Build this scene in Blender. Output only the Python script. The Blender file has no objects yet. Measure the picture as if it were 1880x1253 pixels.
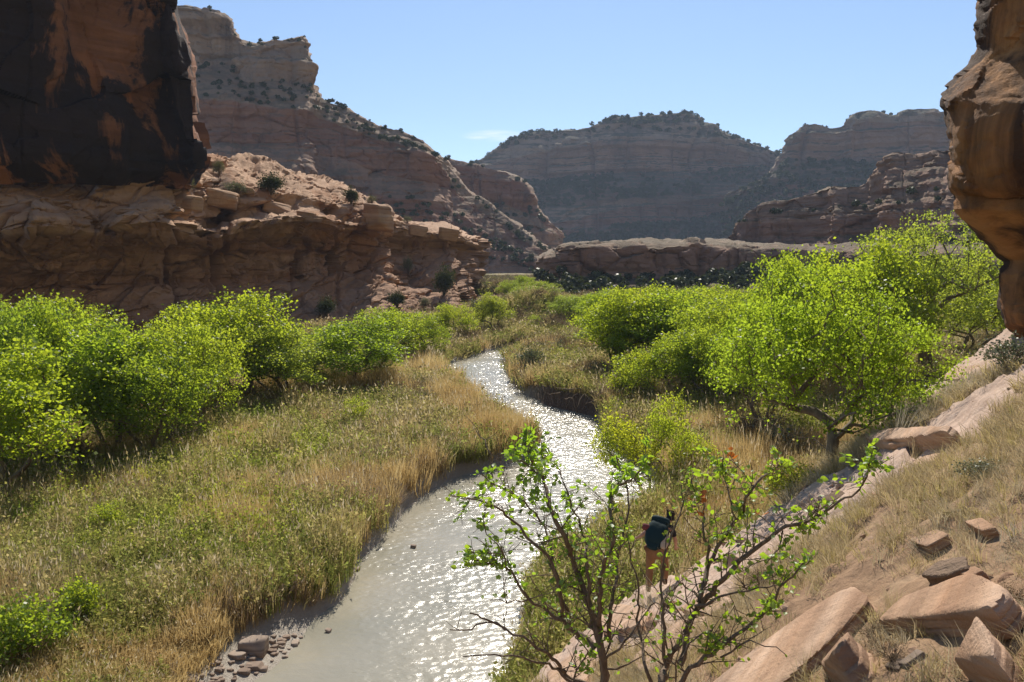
import bpy, bmesh, math, random
import numpy as np
from mathutils import Vector, Matrix

R_ = math.radians
sc = bpy.context.scene
C = sc.collection

# ------------------------------------------------------------------ camera, sky, sun
EYE = 10.0
PITCH = R_(6.09)
FPX = 1462.0                       # focal length in pixels of the 1880 px wide photograph
cam = bpy.data.cameras.new('camera')
cam.sensor_width = 36.0
cam.lens = 28.0
cam.clip_start = 0.1
cam.clip_end = 20000
camo = bpy.data.objects.new('camera', cam)
C.objects.link(camo)
camo.location = (0, 0, EYE)
camo.rotation_euler = (R_(90) - PITCH, 0, 0)
sc.camera = camo

SUN_AZ, SUN_EL = R_(6), R_(42)
world = bpy.data.worlds.new('World')
sc.world = world
world.use_nodes = True
wn, wl = world.node_tree.nodes, world.node_tree.links
bg = wn['Background']
sky = wn.new('ShaderNodeTexSky')
sky.sky_type = 'NISHITA'
sky.sun_disc = False
sky.sun_elevation = SUN_EL
sky.sun_rotation = SUN_AZ
sky.altitude = 1400
sky.air_density = 1.0
sky.dust_density = 0.3
sky.ozone_density = 3.0
bg.inputs['Strength'].default_value = 0.10
SKY_OUT = sky.outputs[0]

sun = bpy.data.lights.new('sun', 'SUN')
sun.energy = 4.9
sun.angle = R_(0.53)
sun.color = (1.0, 0.93, 0.82)
suno = bpy.data.objects.new('sun', sun)
C.objects.link(suno)
sdir = Vector((math.sin(SUN_AZ) * math.cos(SUN_EL), math.cos(SUN_AZ) * math.cos(SUN_EL), math.sin(SUN_EL)))
suno.rotation_euler = sdir.to_track_quat('Z', 'Y').to_euler()
suno.location = (0, 0, 60)

sc.view_settings.view_transform = 'Standard'
sc.view_settings.look = 'None'
sc.view_settings.exposure = 0.6
sc.view_settings.gamma = 1.0
sc.view_settings.use_curve_mapping = False
cy = sc.cycles
cy.max_bounces = 6
cy.diffuse_bounces = 3
cy.glossy_bounces = 2
cy.transmission_bounces = 4
cy.transparent_max_bounces = 6
cy.use_denoising = True

# thin cirrus wisp low over the far mesas, part of the sky
def wnode(t, **k):
    n = wn.new(t)
    for a, b in k.items():
        setattr(n, a, b)
    return n
tc = wnode('ShaderNodeTexCoord')
sep = wnode('ShaderNodeSeparateXYZ')
wl.new(tc.outputs['Generated'], sep.inputs[0])
def wmath(op, a, b=None):
    n = wnode('ShaderNodeMath', operation=op)
    for i, v in enumerate((a, b)):
        if v is None:
            continue
        if isinstance(v, (int, float)):
            n.inputs[i].default_value = v
        else:
            wl.new(v, n.inputs[i])
    return n.outputs[0]
azm = wmath('ARCTAN2', sep.outputs[0], sep.outputs[1])
elv = wmath('ARCSINE', sep.outputs[2])
com = wnode('ShaderNodeCombineXYZ')
wl.new(wmath('MULTIPLY', azm, 26.0), com.inputs[0])
wl.new(wmath('MULTIPLY', elv, 190.0), com.inputs[1])
nz = wnode('ShaderNodeTexNoise')
nz.inputs['Scale'].default_value = 1.0
nz.inputs['Detail'].default_value = 5
wl.new(com.outputs[0], nz.inputs['Vector'])
da = wmath('DIVIDE', wmath('SUBTRACT', azm, -0.02), 0.045)
de = wmath('DIVIDE', wmath('SUBTRACT', elv, 0.146), 0.0075)
fall = wmath('MAXIMUM', wmath('SUBTRACT', 1.0, wmath('ADD', wmath('MULTIPLY', da, da), wmath('MULTIPLY', de, de))), 0.0)
cmask = wmath('MULTIPLY', fall, wmath('MAXIMUM', wmath('MULTIPLY', wmath('SUBTRACT', nz.outputs['Fac'], 0.36), 2.2), 0.0))
cm = wnode('ShaderNodeMix', data_type='RGBA')
wl.new(cmask, cm.inputs['Factor'])
wl.new(SKY_OUT, cm.inputs['A'])
cm.inputs['B'].default_value = (9.0, 9.2, 9.4, 1)
wl.new(cm.outputs['Result'], bg.inputs['Color'])

# ------------------------------------------------------------------ helpers
rng = np.random.default_rng(7)
cp, sp = math.cos(PITCH), math.sin(PITCH)

def ray(u, v):
    a, b = (u - 940.0) / FPX, (v - 626.5) / FPX
    return np.array([a, cp - b * sp, -sp - b * cp])

def Q(u, v, d):                        # the point seen at (u, v) that lies d metres out along the ground axis
    r = ray(u, v)
    return np.array([0, 0, EYE]) + r * (d / r[1])

def P(u, v, z):                        # the point seen at (u, v) at height z
    r = ray(u, v)
    return np.array([0, 0, EYE]) + r * ((z - EYE) / r[2])

def proj(p):
    p = np.asarray(p, float)
    q = p - np.array([0, 0, EYE])
    f = q[..., 1] * cp - q[..., 2] * sp
    up = q[..., 1] * sp + q[..., 2] * cp
    f = np.where(f < 1e-3, 1e-3, f)
    return 940 + FPX * q[..., 0] / f, 626.5 - FPX * up / f

def _h(ix, iy, iz, seed):
    x = (ix.astype(np.int64) * 374761393 + iy.astype(np.int64) * 668265263 + iz.astype(np.int64) * 2147483647 + seed * 974634541) & 0xFFFFFFFF
    x = ((x ^ (x >> 13)) * 1274126177) & 0xFFFFFFFF
    x = ((x ^ (x >> 16)) * 2246822519) & 0xFFFFFFFF
    return ((x ^ (x >> 15)) & 0xFFFFFF) / float(0xFFFFFF)

def vnoise(p, seed=0):
    p = np.asarray(p, float)
    i = np.floor(p)
    f = p - i
    f = f * f * f * (f * (f * 6 - 15) + 10)
    i = i.astype(np.int64)
    x, y, z = i[..., 0], i[..., 1], i[..., 2]
    fx, fy, fz = f[..., 0], f[..., 1], f[..., 2]
    out = 0
    for dx in (0, 1):
        wx = fx if dx else 1 - fx
        for dy in (0, 1):
            wy = fy if dy else 1 - fy
            for dz in (0, 1):
                wz = fz if dz else 1 - fz
                out = out + _h(x + dx, y + dy, z + dz, seed) * wx * wy * wz
    return out * 2 - 1

def fbm(p, oct=4, seed=0, gain=0.5):
    p = np.asarray(p, float)
    a, s, t = 1.0, 0, 0
    for k in range(oct):
        s = s + a * vnoise(p * (2.03 ** k) + k * 17.3, seed + k)
        t += a
        a *= gain
    return s / t

def fbm2(x, y, oct=4, seed=0, gain=0.5):
    return fbm(np.stack([x, y, np.zeros_like(x) + 0.37], -1), oct, seed, gain)

def worley(p, seed=0):
    p = np.asarray(p, float)
    i = np.floor(p).astype(np.int64)
    f1 = np.full(p.shape[:-1], 9.0)
    f2 = np.full(p.shape[:-1], 9.0)
    cell = np.zeros(p.shape[:-1])
    tilt = np.zeros(p.shape[:-1])
    for dx in (-1, 0, 1):
        for dy in (-1, 0, 1):
            for dz in (-1, 0, 1):
                x, y, z = i[..., 0] + dx, i[..., 1] + dy, i[..., 2] + dz
                c = np.stack([x + _h(x, y, z, seed), y + _h(x, y, z, seed + 1), z + _h(x, y, z, seed + 2)], -1)
                d = np.sqrt(((c - p) ** 2).sum(-1))
                nearer = d < f1
                f2 = np.where(nearer, f1, np.minimum(f2, d))
                cell = np.where(nearer, _h(x, y, z, seed + 3), cell)
                rv = np.stack([_h(x, y, z, seed + 4), _h(x, y, z, seed + 5), _h(x, y, z, seed + 6)], -1) * 2 - 1
                tilt = np.where(nearer, ((p - c) * rv).sum(-1), tilt)
                f1 = np.where(nearer, d, f1)
    return f1, f2, cell, tilt

def sstep(a, b, x):
    t = np.clip((x - a) / (b - a), 0, 1)
    return t * t * (3 - 2 * t)

def mesh_np(name, verts, faces, smooth=True, attrs=None):
    """faces: (N,3) or (N,4) array, or a list of such arrays"""
    me = bpy.data.meshes.new(name)
    fl = faces if isinstance(faces, list) else [faces]
    fl = [np.asarray(f, dtype=np.int32) for f in fl if len(f)]
    verts = np.asarray(verts, dtype=np.float32)
    me.vertices.add(len(verts))
    me.vertices.foreach_set('co', verts.ravel())
    nl = sum(f.size for f in fl)
    me.loops.add(nl)
    me.loops.foreach_set('vertex_index', np.concatenate([f.ravel() for f in fl]))
    counts = np.concatenate([np.full(len(f), f.shape[1], dtype=np.int32) for f in fl])
    starts = np.concatenate([[0], np.cumsum(counts)[:-1]]).astype(np.int32)
    me.polygons.add(len(counts))
    me.polygons.foreach_set('loop_start', starts)
    if smooth:
        me.polygons.foreach_set('use_smooth', np.ones(len(counts), dtype=bool))
    me.update(calc_edges=True)
    for k, a in (attrs or {}).items():
        at = me.attributes.new(k, 'FLOAT', 'POINT')
        at.data.foreach_set('value', np.asarray(a, dtype=np.float32).ravel())
    return me

def grid_faces(nr, nc, flip=False):
    i = np.arange(nr * nc).reshape(nr, nc)
    a, b, c, d = i[:-1, :-1].ravel(), i[:-1, 1:].ravel(), i[1:, 1:].ravel(), i[1:, :-1].ravel()
    return np.stack([a, d, c, b] if flip else [a, b, c, d], -1)

def link(name, me, mat=None, parent=None, loc=None):
    o = bpy.data.objects.new(name, me)
    C.objects.link(o)
    if mat is not None and not me.materials:
        me.materials.append(mat)
    if parent is not None:
        o.parent = parent
    if loc is not None:
        o.location = loc
    return o

def tag(o, label=None, cat=None, group=None, kind=None):
    if label: o['label'] = label
    if cat: o['category'] = cat
    if group: o['group'] = group
    if kind: o['kind'] = kind
    return o

def empty(name, loc, rz=0.0):
    o = bpy.data.objects.new(name, None)
    o.empty_display_size = 0.3
    C.objects.link(o)
    o.location = loc
    o.rotation_euler = (0, 0, rz)
    return o

def copy_tree(o, parent=None):
    c = o.copy()
    C.objects.link(c)
    c.parent = parent
    for ch in list(o.children):
        copy_tree(ch, c)
    return c

# ------------------------------------------------------------------ materials
class NT:
    def __init__(self, name):
        self.m = bpy.data.materials.new(name)
        self.m.use_nodes = True
        self.n, self.l = self.m.node_tree.nodes, self.m.node_tree.links
        self.n.clear()
        self.out = self.n.new('ShaderNodeOutputMaterial')
    def node(self, t, **k):
        n = self.n.new(t)
        for a, b in k.items():
            setattr(n, a, b)
        return n
    def put(self, sock, v):
        if v is None:
            return
        if isinstance(v, (int, float)):
            sock.default_value = v
        elif isinstance(v, tuple):
            sock.default_value = v if len(v) == len(sock.default_value) else (*v, 1)
        else:
            self.l.new(v, sock)
    def math(self, op, a, b=None, c=None, clamp=False):
        n = self.node('ShaderNodeMath', operation=op, use_clamp=clamp)
        for i, v in enumerate((a, b, c)):
            self.put(n.inputs[i], v)
        return n.outputs[0]
    def mix(self, f, a, b, blend='MIX'):
        n = self.node('ShaderNodeMix', data_type='RGBA', blend_type=blend)
        self.put(n.inputs['Factor'], f)
        self.put(n.inputs['A'], a)
        self.put(n.inputs['B'], b)
        return n.outputs['Result']
    def pos(self):
        return self.node('ShaderNodeNewGeometry').outputs['Position']
    def scaled(self, vec, s):
        n = self.node('ShaderNodeMapping')
        self.l.new(vec, n.inputs['Vector'])
        n.inputs['Scale'].default_value = s if isinstance(s, tuple) else (s, s, s)
        return n.outputs[0]
    def noise(self, vec, scale=1.0, detail=4.0, rough=0.55, dist=0.0, loc=None):
        n = self.node('ShaderNodeTexNoise')
        v = self.scaled(vec, scale) if isinstance(scale, tuple) else vec
        self.l.new(v, n.inputs['Vector'])
        n.inputs['Scale'].default_value = 1.0 if isinstance(scale, tuple) else scale
        n.inputs['Detail'].default_value = detail
        n.inputs['Roughness'].default_value = rough
        n.inputs['Distortion'].default_value = dist
        return n.outputs['Fac']
    def ramp(self, f, stops, interp='LINEAR'):
        n = self.node('ShaderNodeValToRGB')
        n.color_ramp.interpolation = interp
        e = n.color_ramp.elements
        while len(e) < len(stops):
            e.new(0.5)
        for el, (p, c) in zip(e, stops):
            el.position = p
            el.color = (*c, 1) if isinstance(c, tuple) else (c, c, c, 1)
        self.put(n.inputs[0], f)
        return n.outputs['Color']
    def attr(self, name):
        return self.node('ShaderNodeAttribute', attribute_name=name).outputs['Fac']
    def bump(self, h, strength=0.5, dist=0.1, normal=None):
        n = self.node('ShaderNodeBump')
        n.inputs['Strength'].default_value = strength
        n.inputs['Distance'].default_value = dist
        self.put(n.inputs['Height'], h)
        self.put(n.inputs['Normal'], normal)
        return n.outputs[0]
    def principled(self, col, rough=0.9, normal=None, spec=0.2):
        n = self.node('ShaderNodeBsdfPrincipled')
        self.put(n.inputs['Base Color'], col)
        self.put(n.inputs['Roughness'], rough)
        n.inputs['Specular IOR Level'].default_value = spec
        self.put(n.inputs['Normal'], normal)
        return n.outputs[0]
    def done(self, sh):
        self.l.new(sh, self.out.inputs['Surface'])
        return self.m

def rock_mat(name, *ar, **kw):
    return _rock_mat(name, *ar, **kw)

def _rock_mat(name, a, b, c, dark, s=1.0, strata=1.0, varnish=(0.62, 0.75), vamt=0.6, streak=1.0, bump=0.6, bdist=0.15, tilt=0.0, patch=None, cover=None, vz=0.07, units=False):
    """layered sandstone: s is the size in metres of its main features"""
    t = NT(name)
    p = t.pos()
    if tilt:
        mp = t.node('ShaderNodeMapping')
        t.l.new(p, mp.inputs['Vector'])
        mp.inputs['Rotation'].default_value = (0, tilt, 0.3)
        ps = mp.outputs[0]
    else:
        ps = p
    st = t.noise(ps, (0.03 / s, 0.03 / s, 1.1 / (s * strata)), 6, 0.65)
    col = t.ramp(st, [(0.30, b), (0.44, a), (0.52, c), (0.60, a), (0.72, b)])
    fine = t.noise(ps, (0.12 / s, 0.12 / s, 5.0 / (s * strata)), 5, 0.6)
    col = t.mix(0.55, col, t.ramp(fine, [(0.3, 0.28), (0.5, 0.5), (0.7, 0.66)]), 'OVERLAY')
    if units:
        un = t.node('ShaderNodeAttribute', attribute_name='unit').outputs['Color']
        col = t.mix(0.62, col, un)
    mott = t.noise(p, 0.7 / s, 6, 0.65, 0.4)
    col = t.mix(0.5, col, t.ramp(mott, [(0.3, 0.3), (0.52, 0.5), (0.72, 0.68)]), 'OVERLAY')
    vs = t.noise(p, (0.35 * streak / s, 0.35 * streak / s, vz * streak / s), 8, 0.66, 0.8)
    vm = t.ramp(vs, [(varnish[0], 0.0), (varnish[1], 1.0)])
    vm = t.math('MULTIPLY', vm, vamt)
    if patch:
        pm = t.noise(p, (0.16 / s, 0.16 / s, 0.09 / s), 5, 0.55, 0.9)
        pc = t.ramp(pm, [(patch[1] - 0.02, 0.0), (patch[1] + 0.02, 1.0)])
        col = t.mix(t.math('MULTIPLY', pc, 0.8), col, patch[0])
    col = t.mix(vm, col, dark)
    if cover:
        cn = t.noise(p, 1.1 / s, 6, 0.7)
        sl = t.node('ShaderNodeSeparateXYZ'); t.l.new(t.node('ShaderNodeNewGeometry').outputs['Normal'], sl.inputs[0])
        cf = t.ramp(t.math('ADD', t.math('MULTIPLY', sl.outputs[2], 0.75), t.math('MULTIPLY', t.math('SUBTRACT', cn, 0.5), 1.1)), [(cover[1], 0.0), (cover[1] + 0.22, 1.0)])
        gc = t.mix(t.noise(p, 5.0 / s, 4, 0.7), tuple(x * 0.6 for x in cover[0]), tuple(x * 1.5 for x in cover[0]))
        col = t.mix(t.math('MULTIPLY', cf, cover[2]), col, gc)
    h1 = t.noise(ps, (0.5 / s, 0.5 / s, 4.0 / s), 7, 0.6)
    h2 = t.noise(p, 2.2 / s, 8, 0.68, 0.3)
    h = t.math('ADD', t.math('MULTIPLY', h1, 0.8), h2)
    h3 = t.noise(p, (9.0 / s, 9.0 / s, 13.0 / s), 6, 0.7)
    h = t.math('ADD', h, t.math('MULTIPLY', h3, 0.35))
    nrm = t.bump(h, bump, bdist * s)
    return t.done(t.principled(col, 0.93, nrm, 0.15))

def leaf_mat(name, col, col2, trans, mixf=0.5, gloss=0.06, scale=0.9, rough=0.4):
    t = NT(name)
    p = t.pos()
    rnd = t.node('ShaderNodeObjectInfo').outputs['Random']
    n = t.noise(p, scale, 4, 0.6)
    f = t.math('ADD', t.math('MULTIPLY', t.math('SUBTRACT', n, 0.5), 2.2), t.math('ADD', 0.1, t.math('MULTIPLY', rnd, 0.8)), clamp=True)
    c = t.mix(f, col, col2)
    d = t.node('ShaderNodeBsdfDiffuse')
    t.put(d.inputs['Color'], c)
    tr = t.node('ShaderNodeBsdfTranslucent')
    tcol = t.mix(f, trans, tuple(x * y for x, y in zip(trans, (1.25, 1.05, 0.8))))
    t.put(tr.inputs['Color'], tcol)
    m = t.node('ShaderNodeMixShader')
    m.inputs[0].default_value = mixf
    t.l.new(d.outputs[0], m.inputs[1]); t.l.new(tr.outputs[0], m.inputs[2])
    g = t.node('ShaderNodeBsdfGlossy')
    g.inputs['Roughness'].default_value = rough
    g.inputs['Color'].default_value = (1, 1, 1, 1)
    m2 = t.node('ShaderNodeMixShader')
    m2.inputs[0].default_value = gloss
    t.l.new(m.outputs[0], m2.inputs[1]); t.l.new(g.outputs[0], m2.inputs[2])
    return t.done(m2.outputs[0])

def bark_mat(name, a, b, scale=6.0):
    t = NT(name)
    p = t.pos()
    n = t.noise(p, (scale, scale, scale * 0.3), 6, 0.65)
    col = t.ramp(n, [(0.3, a), (0.7, b)])
    return t.done(t.principled(col, 0.9, t.bump(n, 0.8, 0.03)))

def blade_mat(name, cols, trans=0.45):
    """cols: ramp over a random value per tuft, mixed with place"""
    t = NT(name)
    oi = t.node('ShaderNodeObjectInfo')
    n = t.noise(oi.outputs['Location'], 0.22, 3, 0.6)
    f = t.math('ADD', t.math('MULTIPLY', oi.outputs['Random'], 0.5), t.math('MULTIPLY', t.math('SUBTRACT', n, 0.25), 1.0), clamp=True)
    c = t.ramp(f, cols)
    d = t.node('ShaderNodeBsdfDiffuse'); t.put(d.inputs['Color'], c)
    tr = t.node('ShaderNodeBsdfTranslucent'); t.put(tr.inputs['Color'], c)
    m = t.node('ShaderNodeMixShader'); m.inputs[0].default_value = trans
    t.l.new(d.outputs[0], m.inputs[1]); t.l.new(tr.outputs[0], m.inputs[2])
    return t.done(m.outputs[0])

M = {}
M['wall'] = rock_mat('varnished_sandstone', (0.19, 0.085, 0.045), (0.11, 0.05, 0.03), (0.25, 0.115, 0.06), (0.022, 0.020, 0.023), s=2.2, strata=3.0,
                     varnish=(0.445, 0.475), vamt=0.93, streak=0.42, bump=0.8, bdist=0.10, patch=((0.33, 0.14, 0.06), 0.54), vz=0.17)
M['ledge'] = rock_mat('ledge_sandstone', (0.40, 0.26, 0.17), (0.28, 0.155, 0.095), (0.48, 0.33, 0.225), (0.055, 0.036, 0.03), s=3.0, strata=1.2,
                      varnish=(0.56, 0.70), vamt=0.65, bump=0.8, bdist=0.12, patch=((0.30, 0.155, 0.08), 0.60), units=True)
M['far_left'] = rock_mat('red_layered_sandstone', (0.28, 0.155, 0.105), (0.19, 0.095, 0.066), (0.37, 0.235, 0.16), (0.08, 0.055, 0.05), s=11.0, strata=1.1, units=True, cover=((0.13, 0.105, 0.068), 0.50, 0.7),
                         varnish=(0.55, 0.70), vamt=0.7, bump=0.7, bdist=0.15)
M['mesa'] = rock_mat('pale_mesa_sandstone', (0.32, 0.175, 0.13), (0.19, 0.09, 0.072), (0.42, 0.27, 0.20), (0.09, 0.055, 0.05), s=30.0, strata=1.0, units=True, cover=((0.075, 0.075, 0.05), 0.42, 0.88),
                     varnish=(0.50, 0.62), vamt=0.6, bump=1.0, bdist=0.2)
M['right'] = rock_mat('brown_bench_sandstone', (0.30, 0.175, 0.12), (0.20, 0.11, 0.08), (0.40, 0.27, 0.185), (0.07, 0.047, 0.038), s=7.0, strata=1.1, units=True, cover=((0.095, 0.08, 0.05), 0.48, 0.75),
                      varnish=(0.52, 0.66), vamt=0.75, bump=0.8, bdist=0.15)
M['overhang'] = rock_mat('overhang_sandstone', (0.30, 0.14, 0.055), (0.17, 0.075, 0.032), (0.38, 0.19, 0.075), (0.04, 0.024, 0.018), s=1.1, strata=4.0,
                         varnish=(0.43, 0.52), vamt=0.9, streak=0.7, bump=1.0, bdist=0.12, tilt=0.9, patch=((0.50, 0.25, 0.09), 0.55))
M['slab'] = rock_mat('slab_sandstone', (0.42, 0.27, 0.175), (0.34, 0.20, 0.12), (0.48, 0.33, 0.23), (0.15, 0.09, 0.065), s=0.45, strata=1.2,
                     varnish=(0.55, 0.72), vamt=0.55, bump=0.9, bdist=0.11)
M['boulder'] = rock_mat('boulder_sandstone', (0.40, 0.25, 0.155), (0.28, 0.15, 0.09), (0.46, 0.31, 0.20), (0.07, 0.045, 0.035), s=2.0, strata=1.2,
                      varnish=(0.56, 0.70), vamt=0.6, bump=0.8, bdist=0.1)
M['river_stone'] = rock_mat('river_stone', (0.24, 0.18, 0.135), (0.17, 0.12, 0.09), (0.33, 0.26, 0.20), (0.08, 0.06, 0.05), s=0.4, strata=1.4, bump=0.5, bdist=0.05)

M['leaf'] = leaf_mat('cottonwood_leaf', (0.105, 0.17, 0.02), (0.175, 0.23, 0.024), (0.41, 0.56, 0.035), 0.58, 0.02)
M['leaf_dark'] = leaf_mat('deep_green_leaf', (0.085, 0.15, 0.02), (0.135, 0.20, 0.024), (0.35, 0.48, 0.035), 0.57, 0.02)
M['leaf_yellow'] = leaf_mat('yellow_green_leaf', (0.14, 0.20, 0.02), (0.205, 0.255, 0.026), (0.47, 0.58, 0.04), 0.58, 0.02)
M['leaf_far'] = leaf_mat('far_green_leaf', (0.11, 0.17, 0.03), (0.17, 0.23, 0.035), (0.40, 0.52, 0.06), 0.57, 0.015)
M['juniper'] = leaf_mat('juniper_green', (0.035, 0.05, 0.022), (0.06, 0.075, 0.03), (0.06, 0.08, 0.02), 0.25, 0.02)
M['sage'] = leaf_mat('sage_green', (0.12, 0.14, 0.08), (0.17, 0.18, 0.10), (0.14, 0.16, 0.07), 0.3, 0.02)
M['dry'] = leaf_mat('dry_twig_brown', (0.17, 0.125, 0.08), (0.23, 0.17, 0.10), (0.18, 0.13, 0.07), 0.3, 0.0)
M['shrub_leaf'] = leaf_mat('near_shrub_leaf', (0.10, 0.185, 0.02), (0.15, 0.24, 0.03), (0.36, 0.58, 0.03), 0.55, 0.05, 4.0, 0.5)
M['orange_leaf'] = leaf_mat('orange_leaf', (0.42, 0.14, 0.02), (0.5, 0.18, 0.03), (0.5, 0.16, 0.02), 0.45, 0.03, 4.0)
M['bark'] = bark_mat('cottonwood_bark', (0.10, 0.075, 0.05), (0.26, 0.21, 0.15))
M['twig'] = bark_mat('shrub_bark', (0.10, 0.07, 0.05), (0.27, 0.20, 0.14), 30.0)
M['gold'] = blade_mat('golden_grass', [(0.1, (0.38, 0.25, 0.10)), (0.5, (0.50, 0.36, 0.15)), (0.9, (0.58, 0.46, 0.23))], 0.6)
M['green'] = blade_mat('green_grass', [(0.1, (0.20, 0.25, 0.055)), (0.5, (0.31, 0.32, 0.08)), (0.9, (0.44, 0.38, 0.12))], 0.6)
M['olive'] = blade_mat('olive_grass', [(0.1, (0.28, 0.25, 0.09)), (0.5, (0.41, 0.33, 0.14)), (0.9, (0.50, 0.41, 0.20))], 0.6)
M['weed'] = blade_mat('weed_green', [(0.1, (0.24, 0.32, 0.04)), (0.5, (0.34, 0.38, 0.05)), (0.9, (0.46, 0.45, 0.07))], 0.55)
M['stalk'] = blade_mat('dead_stalk', [(0.1, (0.24, 0.17, 0.11)), (0.5, (0.30, 0.22, 0.15)), (0.9, (0.36, 0.28, 0.20))], 0.3)
M['plume'] = blade_mat('seed_plume', [(0.1, (0.50, 0.40, 0.25)), (0.9, (0.62, 0.53, 0.36))])
M['straw'] = blade_mat('dry_straw', [(0.1, (0.40, 0.31, 0.17)), (0.5, (0.56, 0.45, 0.26)), (0.9, (0.42, 0.38, 0.29))], 0.4)

# ------------------------------------------------------------------ river course (edges read at water level)
EDGE = [((60, 1620), (760, 1700)), ((250, 1420), (880, 1420)), ((380, 1300), (930, 1300)), ((480, 1238), (948, 1245)), ((575, 1145), (965, 1190)), ((642, 1082), (985, 1110)),
        ((660, 1030), (1015, 1060)), ((715, 965), (1090, 1010)), ((790, 902), (1195, 955)), ((925, 852), (1215, 890)), ((975, 838), (1175, 850)),
        ((986, 822), (1128, 815)), ((958, 802), (1102, 785)), ((922, 778), (1085, 765)), ((880, 750), (1012, 746)), ((845, 722), (962, 717)),
        ((818, 697), (940, 690)), ((818, 670), (934, 668)), ((875, 650), (940, 655)), ((945, 634), (978, 645)), ((1020, 626), (1030, 637)), ((1120, 620), (1120, 630)), ((1300, 615), (1300, 625))]
Lp = np.array([P(*e[0], 0.0)[:2] for e in EDGE])
Rp = np.array([P(*e[1], 0.0)[:2] for e in EDGE])

def hermite(ctrl, t_ctrl, t):
    ctrl = np.asarray(ctrl, float)
    m = np.gradient(ctrl, t_ctrl, axis=0)
    k = np.clip(np.searchsorted(t_ctrl, t) - 1, 0, len(t_ctrl) - 2)
    h = (t_ctrl[k + 1] - t_ctrl[k])
    s = (t - t_ctrl[k]) / h
    sh = (-1,) + (1,) * (ctrl.ndim - 1)
    s, h = s.reshape(sh), h.reshape(sh)
    h00, h10, h01, h11 = 2 * s**3 - 3 * s**2 + 1, s**3 - 2 * s**2 + s, -2 * s**3 + 3 * s**2, s**3 - s**2
    return h00 * ctrl[k] + h10 * h * m[k] + h01 * ctrl[k + 1] + h11 * h * m[k + 1]

mid = (Lp + Rp) / 2
tr_ = np.concatenate([[0], np.cumsum(np.linalg.norm(np.diff(mid, axis=0), axis=1))])
tt = np.linspace(0, tr_[-1], 420)
LE, RE = hermite(Lp, tr_, tt), hermite(Rp, tr_, tt)
ragL = fbm2(tt * 0.5, tt * 0 + 3.0, 4, 91) * 0.55
ragR = fbm2(tt * 0.5, tt * 0 + 9.0, 4, 92) * 0.55
ac = RE - LE
ac /= np.linalg.norm(ac, axis=1)[:, None]
LE = LE + ac * ragL[:, None]
RE = RE + ac * ragR[:, None]
poly = np.concatenate([LE[::2], RE[::-2]])

def river_dist(x, y):
    """negative inside the water; also which side (-1 left bank, +1 right bank)"""
    pts = np.stack([x.ravel(), y.ravel()], -1)
    out = np.empty(len(pts)); side = np.empty(len(pts))
    a = poly; b = np.roll(poly, -1, axis=0); nL = len(LE[::2])
    for s in range(0, len(pts), 20000):
        q = pts[s:s + 20000]
        d = b - a
        t = np.clip(((q[:, None, :] - a) * d).sum(-1) / ((d * d).sum(-1) + 1e-12), 0, 1)
        dd = np.linalg.norm(q[:, None, :] - (a + t[..., None] * d), axis=-1)
        k = dd.argmin(1)
        cond = ((a[:, 1] > q[:, None, 1]) != (b[:, 1] > q[:, None, 1]))
        xin = a[:, 0] + (q[:, None, 1] - a[:, 1]) / (b[:, 1] - a[:, 1] + 1e-12) * d[:, 0]
        ins = ((cond & (q[:, None, 0] < xin)).sum(1) % 2) == 1
        m = dd.min(1)
        out[s:s + 20000] = np.where(ins, -m, m)
        side[s:s + 20000] = np.where(k < nL, -1, 1)
    return out.reshape(x.shape), side.reshape(x.shape)

# ------------------------------------------------------------------ hill on the right
HX, HY, HZ, HS = 2.6, 4.1, 7.8, 0.81
NX, NY = -0.85, 0.53

def hill_plane(x, y):
    s = (x - HX) * NX + (y - HY) * NY
    z = HZ - HS * s
    return np.where(s < -2, HZ + HS * 2 + HS * 0.8 * (-s - 2), z)

def on_plane(u, v, lift=0.0):
    """the point of the hill plane (lifted) seen at (u, v)"""
    r = ray(u, v)
    den = r[2] + HS * (r[0] * NX + r[1] * NY)
    t = (HZ + lift + HS * (HX * NX + HY * NY) - EYE) / den
    return np.array([0, 0, EYE]) + r * t

RIM_PX = [(2000, 470), (1870, 588), (1740, 682), (1600, 792), (1500, 872), (1380, 968), (1260, 1050), (1130, 1110), (1030, 1190), (960, 1270), (880, 1360), (740, 1520), (400, 1900)]
RIM = np.array([on_plane(u, v)[:2] for u, v in RIM_PX])

def rim_dist(x, y):
    """positive inside the hill top, negative beyond its rim (towards the valley)"""
    pts = np.stack([x.ravel(), y.ravel()], -1)
    a, b = RIM[:-1], RIM[1:]
    d = b - a
    best = np.full(len(pts), 1e9); sgn = np.ones(len(pts))
    for i in range(len(a)):
        t = ((pts - a[i]) @ d[i]) / (d[i] @ d[i])
        if i == 0: t = np.minimum(t, 1)
        elif i == len(a) - 1: t = np.maximum(t, 0)
        else: t = np.clip(t, 0, 1)
        q = a[i] + t[:, None] * d[i]
        dist = np.linalg.norm(pts - q, axis=1)
        cr = d[i][0] * (pts[:, 1] - a[i][1]) - d[i][1] * (pts[:, 0] - a[i][0])
        w = dist < best
        best = np.where(w, dist, best); sgn = np.where(w, np.sign(cr), sgn)
    return (best * sgn).reshape(x.shape)
_t = rim_dist(np.array([6.0]), np.array([8.0]))
RS = 1.0 if _t[0] > 0 else -1.0

def hill(x, y):
    e = RS * rim_dist(x, y)
    z = hill_plane(x, y)
    return z - np.where(e < 0, 1.9 * (-e) + 0.25 * (1 - np.exp(e * 4)), 0), e

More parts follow.
